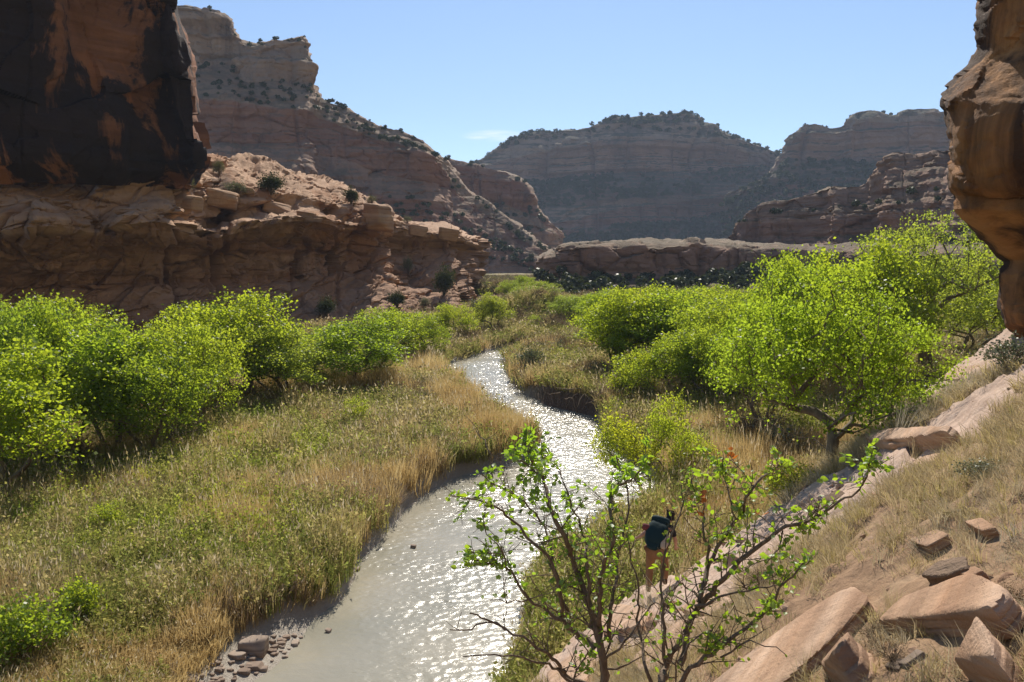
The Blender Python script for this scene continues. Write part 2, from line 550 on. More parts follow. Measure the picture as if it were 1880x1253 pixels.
def valley(x, y, rd=None, side=None):
    if rd is None:
        rd, side = river_dist(x, y)
    base = 0.60 + 0.35 * fbm2(x * 0.06, y * 0.06, 4, 5) + 0.9 * sstep(10, 40, rd) + 0.004 * np.clip(y - 90, 0, 200)
    base = base + 3.0 * np.exp(-(((x - 3.5) / 6.5) ** 2 + ((y - 118) / 5) ** 2)) + 2.6 * np.exp(-(((x + 3.5) / 5) ** 2 + ((y - 150) / 8) ** 2)) + 0.5 * sstep(0, 8, rd) * np.exp(-((y - 52) / 20) ** 2) * (side > 0)
    w = np.where(side > 0, 0.5, 0.45 + 2.6 * np.exp(-((x + 6.0) / 2.4) ** 2 - ((y - 18.7) / 2.0) ** 2))
    cut = np.exp(-((y - 52) / 5.5) ** 4) * (side > 0)
    base = base + 0.55 * cut * np.exp(-(rd / 6) ** 2)
    w = w * (1 - 0.25 * cut) + 0.35 * cut * (0.5 + vnoise(np.stack([x * 0.9, y * 0.9, 0 * x], -1), 19))
    up = sstep(-0.25, 1.0, rd / w)
    bed = -0.55 * sstep(0, 1.2, -rd) - 0.05
    z = bed + (base - bed) * up
    z = z + 0.05 * fbm2(x * 0.9, y * 0.9, 3, 8) * sstep(0, 1, rd)
    return z

def ground_z(x, y):
    x = np.atleast_1d(np.asarray(x, float)); y = np.atleast_1d(np.asarray(y, float))
    v = valley(x, y)
    h, e = hill(x, y)
    return np.maximum(v, h)

# ground sheet, polar grid round the camera's foot
ang = np.concatenate([np.linspace(-180, -50, 40)[:-1], np.linspace(-50, 50, 380), np.linspace(50, 180, 40)[1:]])
rad = np.concatenate([[0.2, 1.2], np.geomspace(2.5, 150, 330), np.geomspace(155, 2300, 36)])
AA, RR = np.meshgrid(np.radians(ang), rad)
gx, gy = RR * np.sin(AA), RR * np.cos(AA)
rd, side = river_dist(gx, gy)
vz = valley(gx, gy, rd, side)
hz, he = hill(gx, gy)
gz = np.maximum(vz, hz - 0.35)
gv = np.stack([gx, gy, gz], -1).reshape(-1, 3)

t = NT('valley_ground')
p = t.pos()
n1 = t.noise(p, 0.18, 5, 0.6)
n2 = t.noise(p, 1.6, 6, 0.65)
col = t.ramp(n1, [(0.32, (0.20, 0.145, 0.085)), (0.48, (0.25, 0.19, 0.10)), (0.58, (0.19, 0.17, 0.07)), (0.72, (0.29, 0.21, 0.12))])
col = t.mix(0.6, col, t.ramp(n2, [(0.3, 0.28), (0.5, 0.5), (0.7, 0.68)]), 'OVERLAY')
col = t.mix(t.attr('red'), col, t.mix(t.noise(p, 2.0, 5, 0.7), (0.20, 0.10, 0.06), (0.31, 0.17, 0.10)))
mud = t.mix(t.noise(p, 5.0, 4), (0.34, 0.29, 0.22), (0.22, 0.18, 0.14))
col = t.mix(t.attr('cut'), col, t.mix(t.noise(p, 6.0, 5, 0.7), (0.075, 0.045, 0.028), (0.15, 0.095, 0.06)))
mm = t.ramp(t.attr('bank'), [(0.0, 1.0), (0.55, 0.9), (1.0, 0.0)])
col = t.mix(mm, col, mud)
rough = t.math('SUBTRACT', 0.95, t.math('MULTIPLY', mm, 0.60))
M['ground'] = t.done(t.principled(col, rough, t.bump(t.noise(p, 3.0, 8, 0.7), 0.8, 0.12), 0.3))
bank = np.clip(np.abs(rd) / (0.45 + 1.6 * np.exp(-((gx + 6) / 4.0) ** 2 - ((gy - 18) / 3.5) ** 2)) + 0.25 * fbm2(gx * 1.5, gy * 1.5, 3, 12), 0, 1)
gme = mesh_np('ground', gv, grid_faces(len(rad), len(ang), True), attrs={'bank': np.maximum(bank, np.exp(-((gy - 52) / 5.5) ** 4) * (side > 0)).ravel(), 'cut': (np.exp(-((gy - 52) / 5.5) ** 4) * (side > 0) * sstep(0.9, 0.5, rd)).ravel(), 'red': np.clip(np.exp(-(((gx - 3.5) / 8) ** 2 + ((gy - 116) / 8) ** 2)) * 1.4 + np.exp(-(((gx + 3.5) / 8) ** 2 + ((gy - 148) / 10) ** 2)) * 1.4, 0, 1).ravel()})
tag(link('ground', gme, M['ground']), 'tan valley floor under grass on both sides of the river', 'ground', kind='structure')

# river sheet
nw = 170
s_ = np.linspace(-0.12, 1.12, nw)
W = LE[:, None, :] + (RE - LE)[:, None, :] * s_[None, :, None]
# finer along the flow
idx = np.linspace(0, len(tt) - 1, 2200)
i0 = np.clip(idx.astype(int), 0, len(tt) - 2); fr = (idx - i0)[:, None, None]
W = W[i0] * (1 - fr) + W[i0 + 1] * fr
wx, wy = W[..., 0], W[..., 1]
chop = 0.15 + 0.17 * sstep(20, 26, wy) + 0.68 * sstep(-0.25, 0.35, fbm2(wx * 0.12, wy * 0.12, 3, 40) + 0.3 * sstep(25, 45, wy))
wz = chop * (0.025 * fbm2(wx * 2.8, wy * 4.6, 3, 41, 0.6) + 0.0115 * vnoise(np.stack([wx * 7.5, wy * 11.0, 0 * wx], -1), 45)) + 0.03 * fbm2(wx * 0.5, wy * 0.6, 2, 44)
t = NT('silty_water')
p = t.pos()
big = t.noise(p, 0.35, 3, 0.5)
mur = t.mix(t.ramp(big, [(0.35, 0.0), (0.65, 1.0)]), (0.25, 0.235, 0.18), (0.31, 0.28, 0.21))
w1 = t.noise(p, (2.2, 4.2, 1.0), 5, 0.65, 0.5)
w2 = t.noise(p, (9.0, 15.0, 1.0), 3, 0.6)
h = t.math('ADD', w1, t.math('MULTIPLY', w2, 0.22))
ch = t.math('ADD', 0.35, t.math('MULTIPLY', t.attr('chop'), 0.65))
h = t.math('MULTIPLY', h, ch)
b = t.node('ShaderNodeBsdfPrincipled')
t.put(b.inputs['Base Color'], mur)
b.inputs['Roughness'].default_value = 0.2
b.inputs['IOR'].default_value = 1.33
b.inputs['Specular IOR Level'].default_value = 0.5
t.l.new(t.bump(h, 0.6, 0.05), b.inputs['Normal'])
M['water'] = t.done(b.outputs[0])
wme = mesh_np('river', np.stack([wx, wy, wz], -1).reshape(-1, 3), grid_faces(2200, nw, False), attrs={'chop': chop.ravel()})
tag(link('river', wme, M['water']), 'silty grey-green river glittering in the sun as it winds up the valley', 'river', kind='structure')

# ------------------------------------------------------------------ cliffs
def loft(ctrl, nr, nc):
    ctrl = np.asarray(ctrl, float)                       # rows x cols x (u, v, d)
    Rn, Cn = ctrl.shape[:2]
    W = np.array([[Q(*ctrl[i, j]) for j in range(Cn)] for i in range(Rn)])
    dc = np.clip(np.hypot(np.diff(ctrl[..., 0], axis=1), np.diff(ctrl[..., 1], axis=1)).mean(0), 12, 160)
    dr = np.clip(np.hypot(np.diff(ctrl[..., 0], axis=0), np.diff(ctrl[..., 1], axis=0)).mean(1), 8, 110)
    tc_ = np.concatenate([[0], np.cumsum(dc)]); tr = np.concatenate([[0], np.cumsum(dr)])
    cols = hermite(np.swapaxes(W, 0, 1), tc_, np.linspace(0, tc_[-1], nc))       # nc x R x 3
    rows = np.swapaxes(cols, 0, 1)
    t = np.linspace(0, tr[-1], nr)
    k = np.clip(np.searchsorted(tr, t) - 1, 0, Rn - 2)
    s = ((t - tr[k]) / (tr[k + 1] - tr[k]))[:, None, None]
    lin = rows[k] * (1 - s) + rows[k + 1] * s
    smo = hermite(rows, tr, t)
    return lin * 0.85 + smo * 0.15, k

def steepen(ctrl, deg, first=1):
    """bring rows forward so that no visible slope lies flatter than deg, keeping the steep ones as they are"""
    c = [list(map(list, r)) for r in ctrl]
    o = [[q[2] for q in r] for r in ctrl]
    for j in range(len(c[0])):
        for i in range(len(c) - 2, first - 1, -1):
            run = o[i][j] - o[i + 1][j]
            if run > 0:
                d0 = c[i + 1][j][2]
                z0 = Q(c[i + 1][j][0], c[i + 1][j][1], d0)[2]
                z1 = Q(c[i][j][0], c[i][j][1], d0)[2]
                run = min(run, max(0.5, (z1 - z0) / math.tan(R_(deg))))
            c[i][j][2] = c[i + 1][j][2] + run
        c[0][j][2] = c[1][j][2] + (o[0][j] - o[1][j])
    return c

def grid_normals(g):
    du = np.gradient(g, axis=1); dv = np.gradient(g, axis=0)
    n = np.cross(du, dv)
    n /= (np.linalg.norm(n, axis=-1, keepdims=True) + 1e-9)
    return n

def step_noise(z, T, seed, pos, sharp=0.22):
    c = z / T
    i = np.floor(c); f = c - i
    zero = np.zeros_like(i)
    a = _h(i, zero, zero, seed) * 2 - 1
    b = _h(i + 1, zero, zero, seed) * 2 - 1
    m = sstep(1 - sharp, 1, f)
    return a * (1 - m) + b * m - 0.5 * np.exp(-((f - (1 - sharp * 0.5)) / 0.10) ** 2)

CL = {}
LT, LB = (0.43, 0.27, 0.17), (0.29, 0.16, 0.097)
def cliff(name, label, ctrl, nr, nc, mat, strata=(), blocks=(), joints=(), rough=(), seed=0, tilt=0.0, flat_amp=0.35, cat='cliff', brot=0.0, units=None, cracks=()):
    g, krow = loft(ctrl, nr, nc)
    n = grid_normals(g)
    # make normals look towards the camera
    flip = ((g - np.array([0, 0, EYE])) * n).sum(-1).mean() > 0
    if flip: n = -n
    steep = np.clip(1.15 - np.abs(n[..., 2]), 0, 1)
    d = np.zeros(g.shape[:2])
    h = np.zeros(g.shape[:2])
    for (sc_, amp) in rough[:1]:
        d += amp * fbm(g / sc_, 5, seed + 60, 0.55)
    zz = g[..., 2] + tilt * g[..., 0]
    for T, amp in strata:
        w = 0.55 * T * fbm(g / (T * 14), 3, seed + 3)
        mod = 0.45 + 0.75 * np.clip(vnoise(g / (T * 7), seed + 5) + 0.4, 0, 1)
        h += amp * mod * step_noise(zz + w, T, seed + int(T * 13) % 977, g) * steep
    s_arc = np.cumsum(np.linalg.norm(np.diff(g, axis=1, prepend=g[:, :1]), axis=-1), axis=1).mean(0)[None, :] + 0 * zz
    for S, amp in joints:
        q = np.stack([s_arc / S + 0.35 * fbm(g / (S * 3), 2, seed + 21), zz / (S * 7), 0 * zz + seed * 1.7], -1)
        v = vnoise(q, seed + 9)
        h += amp * (0.6 * v - 1.1 * np.exp(-(v / 0.07) ** 2)) * steep
    for (bs, amp) in blocks:
        warp = 0.35 * np.stack([fbm(g / (bs[0] * 1.2) + k * 9.1, 2, seed + 30 + k) for k in range(3)], -1)
        gb = g @ np.array([[math.cos(brot), 0, -math.sin(brot)], [0, 1, 0], [math.sin(brot), 0, math.cos(brot)]]) if brot else g
        f1, f2, cell, tlt = worley(gb / np.array([bs[0], bs[0], bs[1]]) + warp, seed + 11)
        cmask = np.clip(0.25 + 1.6 * vnoise(g / (bs[0] * 2.2), seed + 41), 0, 1)
        h += amp * ((cell - 0.5) * 1.0 + 1.3 * tlt - 0.55 * cmask * np.exp(-((f2 - f1) / 0.07) ** 2)) * (flat_amp + (1 - flat_amp) * steep)
    for (bs, amp) in cracks:
        warp = 0.45 * np.stack([fbm(g / (bs[0] * 0.8) + k * 5.3, 3, seed + 130 + k) for k in range(3)], -1)
        gb = g @ np.array([[math.cos(brot), 0, -math.sin(brot)], [0, 1, 0], [math.sin(brot), 0, math.cos(brot)]]) if brot else g
        f1, f2, cell, tlt = worley(gb / np.array([bs[0], bs[0], bs[1]]) + warp, seed + 111)
        mk_ = np.clip(0.5 + 1.5 * vnoise(g / (bs[0] * 1.7), seed + 141), 0, 1)
        h += amp * (0.5 * (cell - 0.5) - mk_ * np.exp(-((f2 - f1) / 0.045) ** 2)) * (0.35 + 0.65 * steep)
    for (sc_, amp) in rough[1:]:
        d += amp * fbm(g / sc_, 5, seed + 80, 0.6)
    nh = n * np.array([1, 1, 0.3])
    nh = nh / (np.linalg.norm(nh, axis=-1, keepdims=True) + 0.15)
    out = g + n * d[..., None] + nh * h[..., None]
    faces = grid_faces(nr, nc, flip)
    me = mesh_np(name, out.reshape(-1, 3), faces, smooth=True)
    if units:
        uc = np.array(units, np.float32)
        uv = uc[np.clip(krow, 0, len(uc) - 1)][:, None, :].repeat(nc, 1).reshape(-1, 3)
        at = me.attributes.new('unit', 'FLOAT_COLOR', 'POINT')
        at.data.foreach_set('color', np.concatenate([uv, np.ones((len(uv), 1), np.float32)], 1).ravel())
    try:
        me.set_sharp_from_angle(angle=R_(38))
    except Exception:
        pass
    o = link(name, me, mat)
    tag(o, label, cat, kind='structure')
    nn = grid_normals(out)
    if flip: nn = -nn
    CL.setdefault(name, []).append((out.reshape(-1, 3), nn.reshape(-1, 3), krow.repeat(nc)))
    return o

def rows_of(us, *rows):
    """rows: lists of (v, d) for every column u; a third value shifts u"""
    return [[(u + (r[j][2] if len(r[j]) > 2 else 0), r[j][0], r[j][1]) for j, u in enumerate(us)] for r in rows]

# near left: the tall varnished wall
us = [-420, -200, -60, 60, 160, 240, 300, 345, 352, 330, 300]
ctrl = rows_of(us,
    [(-560, 150), (-560, 150), (-560, 150), (-560, 150), (-560, 150), (-560, 152), (-560, 155), (-480, 158), (-440, 162), (-420, 190), (-400, 230)],
    [(-520, 66), (-520, 72), (-520, 76), (-520, 80), (-520, 84), (-500, 87), (-470, 90, -25), (-430, 95, -60), (-420, 102, -70), (-400, 140, -60), (-380, 190, -60)],
    [(-150, 62), (-150, 68), (-150, 73), (-150, 77), (-150, 81), (-150, 84), (-150, 88, -15), (-150, 93, -48), (-150, 100, -55), (-150, 135, -60), (-150, 190, -60)],
    [(0, 61), (0, 67), (0, 72), (0, 76), (0, 80), (0, 84), (0, 88, -10), (0, 92, -32), (0, 99, -38), (0, 132, -50), (0, 190, -60)],
    [(110, 60.5), (110, 66.5), (110, 71.5), (110, 75.5), (110, 79.5), (110, 83.5), (110, 87, -5), (110, 91, 0), (110, 98, -6), (110, 130, -30), (110, 190, -50)],
    [(220, 60), (220, 66), (220, 71), (220, 75), (220, 79), (220, 83), (220, 87, 5), (215, 90.5, 17), (215, 97, 12), (215, 130, -20), (215, 190, -40)],
    [(270, 60), (272, 66), (275, 71), (280, 75), (285, 79), (292, 83), (298, 87, 12), (285, 90.5, 34), (285, 97, 28), (285, 130, -20), (280, 190, -40)],
    [(292, 60.2), (294, 66.2), (296, 71.2), (300, 75.3), (304, 79.4), (312, 83.4), (318, 87.6, 10), (308, 91.2, 30), (305, 97.5, 20), (300, 130, -20), (300, 190, -40)],
    [(330, 61.5), (330, 67.5), (332, 72.5), (336, 76.8), (340, 81), (345, 85.2), (348, 90), (342, 94, 10), (335, 100), (330, 140, -20), (330, 190, -40)])
cliff('sandstone_wall', 'tall dark wall of desert-varnished red sandstone at upper left', ctrl, 300, 300, M['wall'],
      strata=[(5.5, 0.30), (1.3, 0.08)], joints=[(9.0, 0.9), (3.1, 0.22)], blocks=[((7.0, 11.0), 0.8), ((2.2, 3.0), 0.16)], rough=[(14, 0.8), (1.6, 0.10)], seed=3)

# near left: the sunlit ledge below it
us = [-420, -200, -60, 60, 180, 290, 380, 470, 560, 640, 705, 738, 800, 850, 872, 880, 870]
ctrl = rows_of(us,
    [(330, 110), (330, 110), (330, 112), (330, 115), (335, 118), (330, 122), (300, 135), (310, 150), (325, 160), (352, 168), (385, 172), (405, 178), (415, 185), (430, 190), (445, 196), (460, 205), (470, 215)],
    [(300, 68), (302, 74), (304, 79), (306, 83), (310, 88), (308, 93), (286, 112), (297, 128), (318, 134), (350, 138), (378, 140), (398, 144), (413, 148), (424, 152), (438, 160), (450, 178), (465, 205)],
    [(345, 64.5), (350, 70.5), (352, 75.5), (350, 80), (350, 84.5), (345, 89), (330, 100), (338, 112), (350, 120), (370, 126), (392, 130), (408, 134), (420, 139), (430, 144), (440, 154), (455, 175), (468, 205)],
    [(406.0, 63.4), (400.2, 67.9), (417.2, 73.9), (390.8, 76.6), (396.8, 82.6), (386.0, 84.8), (366.4, 98.32), (357.2, 105.4), (359.6, 112.68), (387.6, 120.0), (396, 125), (415, 131), (424, 137), (434, 142), (446, 152), (460, 172), (472, 205)],
    [(414.0, 63.5), (404.0, 67.0), (428.0, 74.0), (393.0, 75.5), (408.0, 82.5), (392.0, 83.5), (408.0, 98.7), (388.0, 104.5), (378.0, 111.3), (402.0, 119.5), (404, 124.2), (432, 130.5), (436, 136.5), (445, 142), (456, 152), (466, 172), (476, 205)],
    [(420.0, 63.0), (412.0, 66.5), (436.0, 73.5), (402.0, 75.1), (416.0, 82.0), (398.0, 83.0), (418.0, 93.2), (398.0, 97.5), (391.0, 104.3), (412.0, 114.5), (416, 122), (440, 131.5), (445, 137.5), (452, 143), (460, 153), (468, 172), (478, 205)],
    [(434.0, 63.0), (428.0, 66.5), (452.0, 73.5), (416.0, 75.1), (428.0, 82.0), (410.0, 83.0), (440.0, 92.8), (420.0, 97.0), (408.0, 104.0), (424.0, 115.0), (426, 123), (446, 132.5), (450, 138.5), (456, 144), (464, 154), (472, 172), (480, 205)],
    [(475.0, 65.35), (471.0, 70.1), (484.0, 75.95), (469.0, 79.45), (474.0, 85.1), (460.0, 87.8), (469.0, 95.8), (456.0, 101.7), (448.0, 109.3), (453.0, 118.5), (455, 125.2), (465, 132), (470, 136.5, 4), (475, 142.0, 6), (480, 153.0), (485, 172.0), (490, 205.0)],
    [(520, 66.2), (525, 72.2), (528, 76.7), (525, 81.7), (522, 86.2), (518, 90.2), (516, 95.7), (512, 103.2), (505, 111.2), (500, 117.5), (500, 120), (505, 125), (505, 130.5), (508, 137, 8), (512, 152.0), (512, 172.0), (510, 205.0)],
    [(580, 64.8), (585, 70.8), (586, 74.8), (585, 79.3), (582, 83.8), (578, 87.8), (572, 92.8), (566, 99.8), (560, 105.5), (552, 109), (550, 110.5), (545, 116.5), (545, 122.5), (545, 130, 6), (545, 150.0), (540, 172.0), (535, 205.0)],
    [(640, 60), (650, 65), (655, 69), (655, 73), (650, 77.5), (645, 81), (640, 85), (630, 92), (620, 97), (605, 101), (595, 102.5), (588, 108.5), (582, 115.5), (576, 123), (570, 150), (560, 172), (550, 205)],
    [(780, 55), (790, 60), (790, 64), (780, 68), (770, 72), (760, 76), (750, 80), (730, 86), (710, 92), (690, 100), (670, 106), (650, 114), (630, 124), (620, 132), (610, 150), (590, 172), (580, 205)])
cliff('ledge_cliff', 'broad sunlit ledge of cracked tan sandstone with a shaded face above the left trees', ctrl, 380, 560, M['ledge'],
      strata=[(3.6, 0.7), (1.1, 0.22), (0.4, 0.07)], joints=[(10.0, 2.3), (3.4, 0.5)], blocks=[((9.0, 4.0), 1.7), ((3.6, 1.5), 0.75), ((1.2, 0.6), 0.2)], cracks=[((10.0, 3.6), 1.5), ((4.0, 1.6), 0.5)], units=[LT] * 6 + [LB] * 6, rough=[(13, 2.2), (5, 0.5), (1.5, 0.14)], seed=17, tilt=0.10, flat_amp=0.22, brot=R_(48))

# far left butte and its stepped ridge
us = [180, 300, 380, 428, 440, 510, 572, 582, 640, 700, 745, 785, 812, 850, 900, 950, 1000, 1015, 1010]
ctrl = rows_of(us,
    [(40, 560), (40, 560), (50, 565), (60, 570), (90, 575), (95, 580), (110, 585), (180, 590), (225, 590), (250, 590), (265, 590), (280, 590), (300, 590), (350, 590), (390, 580), (425, 580), (460, 580), (475, 590), (480, 600)],
    [(-10, 400), (0, 402), (10, 405), (36, 408), (62, 418), (68, 422), (76, 426), (158, 432), (198, 430), (228, 428), (241, 426), (262, 426), (290, 428), (340, 424), (380, 420), (418, 416), (458, 412), (478, 440), (480, 520)],
    [(0, 392), (10, 394), (20, 396), (48, 398), (72, 408), (78, 412), (90, 416), (164, 418), (206, 414), (236, 412), (249, 410), (270, 410), (297, 416), (346, 412), (386, 408), (424, 404), (462, 402), (482, 436), (482, 520)],
    [(115, 388), (118, 390), (120, 392), (125, 394), (146, 400), (150, 404), (155, 408), (172, 410), (214, 404), (246, 400), (258, 398), (278, 398), (304, 406), (352, 406), (392, 402), (430, 398), (466, 396), (486, 430), (484, 520)],
    [(180, 355), (182, 356), (186, 356), (188, 358), (192, 360), (198, 362), (204, 368), (212, 374), (236, 374), (258, 376), (270, 378), (290, 380), (316, 392), (362, 398), (400, 394), (436, 390), (470, 388), (490, 425), (486, 520)],
    [(255, 348), (258, 348), (260, 348), (262, 350), (266, 352), (270, 354), (276, 358), (282, 362), (300, 366), (322, 370), (330, 374), (336, 378), (340, 388), (372, 392), (410, 388), (445, 384), (476, 384), (494, 422), (488, 520)],
    [(300, 330), (305, 330), (305, 332), (308, 333), (310, 335), (315, 338), (320, 342), (326, 346), (345, 350), (362, 354), (368, 358), (374, 363), (380, 372), (400, 378), (430, 378), (460, 376), (484, 378), (498, 420), (492, 520)],
    [(380, 318), (385, 318), (388, 320), (390, 322), (392, 324), (396, 326), (400, 330), (404, 334), (412, 338), (424, 342), (430, 346), (436, 350), (442, 356), (452, 362), (470, 364), (486, 366), (500, 370), (508, 415), (500, 520)],
    [(440, 308), (445, 308), (448, 310), (450, 312), (452, 314), (456, 316), (460, 320), (464, 324), (472, 328), (480, 332), (486, 336), (490, 340), (494, 346), (500, 352), (506, 356), (512, 360), (514, 366), (514, 412), (512, 520)],
    [(530, 300), (530, 300), (530, 300), (530, 300), (530, 305), (530, 308), (532, 312), (532, 316), (534, 320), (536, 325), (538, 330), (540, 336), (542, 342), (544, 348), (544, 352), (544, 356), (540, 362), (535, 408), (530, 520)])
cliff('butte_ridge', 'stepped red ridge rising to a square-topped butte behind the left ledge', steepen(ctrl, 30), 300, 460, M['far_left'],
      strata=[(15, 2.0), (5.5, 1.8), (2.2, 0.9)], joints=[(26, 2.4), (9, 1.0)], blocks=[((14, 8), 1.8), ((5, 3), 0.7)], rough=[(45, 3.0), (6, 0.7)], seed=29, units=[(0.27, 0.20, 0.135), (0.36, 0.27, 0.19), (0.36, 0.27, 0.19), (0.27, 0.20, 0.135), (0.23, 0.105, 0.07), (0.29, 0.175, 0.12), (0.23, 0.105, 0.07), (0.29, 0.175, 0.12), (0.23, 0.105, 0.07)])

# second spur behind it
us = [700, 800, 845, 890, 940, 958, 985, 1010, 1032, 1030, 1015]
ctrl = rows_of(us,
    [(330, 760), (320, 760), (325, 760), (330, 765), (335, 770), (340, 775), (385, 780), (420, 785), (440, 790), (450, 800), (460, 820)],
    [(290, 560), (292, 562), (298, 564), (308, 566), (317, 568), (327, 570), (372, 572), (402, 574), (428, 578), (440, 600), (450, 700)],
    [(300, 548), (302, 550), (308, 552), (318, 554), (327, 556), (337, 560), (380, 564), (408, 566), (434, 572), (444, 600), (452, 700)],
    [(350, 544), (355, 546), (365, 548), (370, 550), (378, 552), (386, 556), (398, 558), (416, 560), (440, 568), (448, 600), (456, 700)],
    [(385, 515), (388, 517), (392, 519), (398, 521), (405, 523), (408, 526), (414, 530), (424, 536), (446, 560), (454, 600), (460, 700)],
    [(440, 508), (442, 510), (446, 512), (450, 514), (455, 516), (460, 518), (466, 522), (472, 528), (478, 556), (482, 600), (485, 700)],
    [(530, 480), (530, 482), (530, 484), (530, 486), (530, 488), (530, 490), (530, 495), (530, 502), (530, 545), (528, 600), (525, 700)])
cliff('canyon_spur', 'flat-topped red spur ending in a sunlit edge behind the stepped ridge', steepen(ctrl, 36), 150, 220, M['far_left'],
      strata=[(16, 3.4), (6.0, 1.6), (2.2, 0.5)], joints=[(26, 2.4), (9, 0.8)], blocks=[((14, 9), 2.0), ((5, 3), 0.6)], rough=[(45, 3.0), (6, 0.6)], seed=43, units=[(0.27, 0.20, 0.135), (0.29, 0.175, 0.12), (0.23, 0.105, 0.07), (0.27, 0.20, 0.135), (0.29, 0.175, 0.12), (0.23, 0.105, 0.07)])

# central mesa, far away
us = [700, 820, 868, 905, 960, 1020, 1080, 1130, 1200, 1290, 1325, 1375, 1432, 1500, 1600]
ctrl = rows_of(us,
    [(400, 1900), (345, 1900), (330, 1900), (310, 1900), (285, 1900), (280, 1900), (275, 1900), (260, 1900), (255, 1900), (258, 1900), (275, 1900), (295, 1900), (310, 1900), (350, 1900), (380, 1900)],
    [(380, 1420), (330, 1425), (300, 1430), (277, 1440), (246, 1450), (239, 1450), (232, 1450), (215, 1450), (210, 1450), (214, 1450), (236, 1440), (258, 1430), (280, 1430), (320, 1440), (360, 1460)],
    [(384, 1380), (334, 1385), (306, 1390), (286, 1390), (262, 1390), (252, 1390), (247, 1385), (240, 1380), (240, 1380), (244, 1380), (252, 1380), (270, 1385), (288, 1390), (326, 1410), (364, 1430)],
    [(388, 1350), (338, 1350), (312, 1345), (298, 1340), (285, 1335), (272, 1335), (262, 1330), (256, 1325), (256, 1325), (258, 1325), (262, 1330), (278, 1340), (294, 1350), (330, 1380), (368, 1410)],
    [(395, 1335), (350, 1335), (338, 1330), (334, 1325), (332, 1320), (328, 1320), (322, 1316), (318, 1312), (315, 1312), (312, 1312), (310, 1316), (308, 1325), (306, 1335), (340, 1365), (375, 1400)],
    [(405, 1180), (385, 1180), (382, 1175), (380, 1170), (380, 1165), (378, 1160), (376, 1155), (370, 1150), (364, 1150), (358, 1150), (352, 1155), (345, 1170), (338, 1190), (360, 1260), (385, 1300)],
    [(415, 1020), (415, 1020), (414, 1015), (412, 1010), (410, 1005), (408, 1000), (392, 985), (384, 980), (376, 980), (366, 985), (360, 995), (356, 1010), (352, 1040), (372, 1120), (395, 1200)],
    [(440, 1010), (440, 1010), (440, 1005), (440, 1000), (438, 995), (434, 990), (424, 975), (416, 970), (410, 970), (400, 975), (392, 985), (384, 1000), (378, 1030), (390, 1110), (405, 1190)],
    [(475, 850), (475, 850), (475, 845), (475, 840), (474, 835), (472, 830), (468, 820), (462, 815), (458, 815), (452, 820), (446, 830), (440, 850), (436, 880), (430, 980), (435, 1060)])
cliff('mesa', 'broad blue-hazed mesa closing the end of the valley', steepen(ctrl, 35), 300, 420, M['mesa'],
      strata=[(24, 9.0), (9, 4.5), (4.0, 2.4)], joints=[(60, 9.0), (22, 5.0)], blocks=[((40, 30), 3.0), ((14, 9), 1.6)], rough=[(110, 3.0), (16, 1.4)], seed=57, cat='mesa', units=[(0.27, 0.20, 0.135), (0.36, 0.27, 0.19), (0.36, 0.27, 0.19), (0.29, 0.175, 0.12), (0.10, 0.085, 0.06), (0.27, 0.20, 0.135), (0.23, 0.105, 0.07), (0.10, 0.085, 0.06)])

# right mesa
us = [1330, 1425, 1440, 1472, 1540, 1560, 1592, 1640, 1660, 1740, 1850, 2000, 2200]
ctrl = rows_of(us,
    [(420, 1500), (340, 1500), (320, 1500), (300, 1500), (295, 1500), (280, 1500), (270, 1500), (275, 1500), (275, 1500), (275, 1500), (275, 1500), (275, 1500), (275, 1500)],
    [(360, 1080), (300, 1085), (262, 1090), (231, 1095), (229, 1095), (210, 1095), (200, 1095), (209, 1090), (203, 1085), (204, 1080), (204, 1070), (204, 1060), (210, 1050)],
    [(364, 1060), (305, 1062), (275, 1062), (245, 1062), (243, 1060), (228, 1058), (220, 1058), (225, 1055), (222, 1050), (222, 1045), (222, 1035), (222, 1025), (228, 1015)],
    [(372, 1052), (312, 1052), (298, 1050), (294, 1046), (295, 1044), (296, 1042), (296, 1040), (296, 1038), (296, 1034), (298, 1028), (300, 1018), (300, 1008), (300, 1000)],
    [(400, 930), (352, 930), (342, 925), (340, 920), (340, 915), (342, 912), (345, 910), (348, 905), (350, 900), (352, 890), (355, 880), (355, 870), (355, 860)],
    [(425, 800), (392, 795), (384, 790), (380, 785), (378, 780), (378, 775), (380, 770), (385, 765), (390, 760), (395, 750), (400, 740), (400, 730), (400, 720)],
    [(450, 700), (445, 690), (442, 685), (440, 680), (440, 675), (440, 670), (440, 665), (440, 660), (440, 655), (440, 650), (440, 640), (440, 630), (440, 620)])
cliff('mesa', 'blue-grey mesa with a notched rim behind the right-hand bench', steepen(ctrl, 35), 210, 300, M['mesa'],
      strata=[(24, 8.0), (9, 4.0), (4.0, 2.2)], joints=[(45, 9.0), (18, 5.0)], blocks=[((34, 30), 4.0), ((12, 9), 1.5)], rough=[(90, 4.0), (14, 1.4)], seed=71, cat='mesa', units=[(0.27, 0.20, 0.135), (0.36, 0.27, 0.19), (0.29, 0.175, 0.12), (0.10, 0.085, 0.06), (0.23, 0.105, 0.07), (0.10, 0.085, 0.06)])

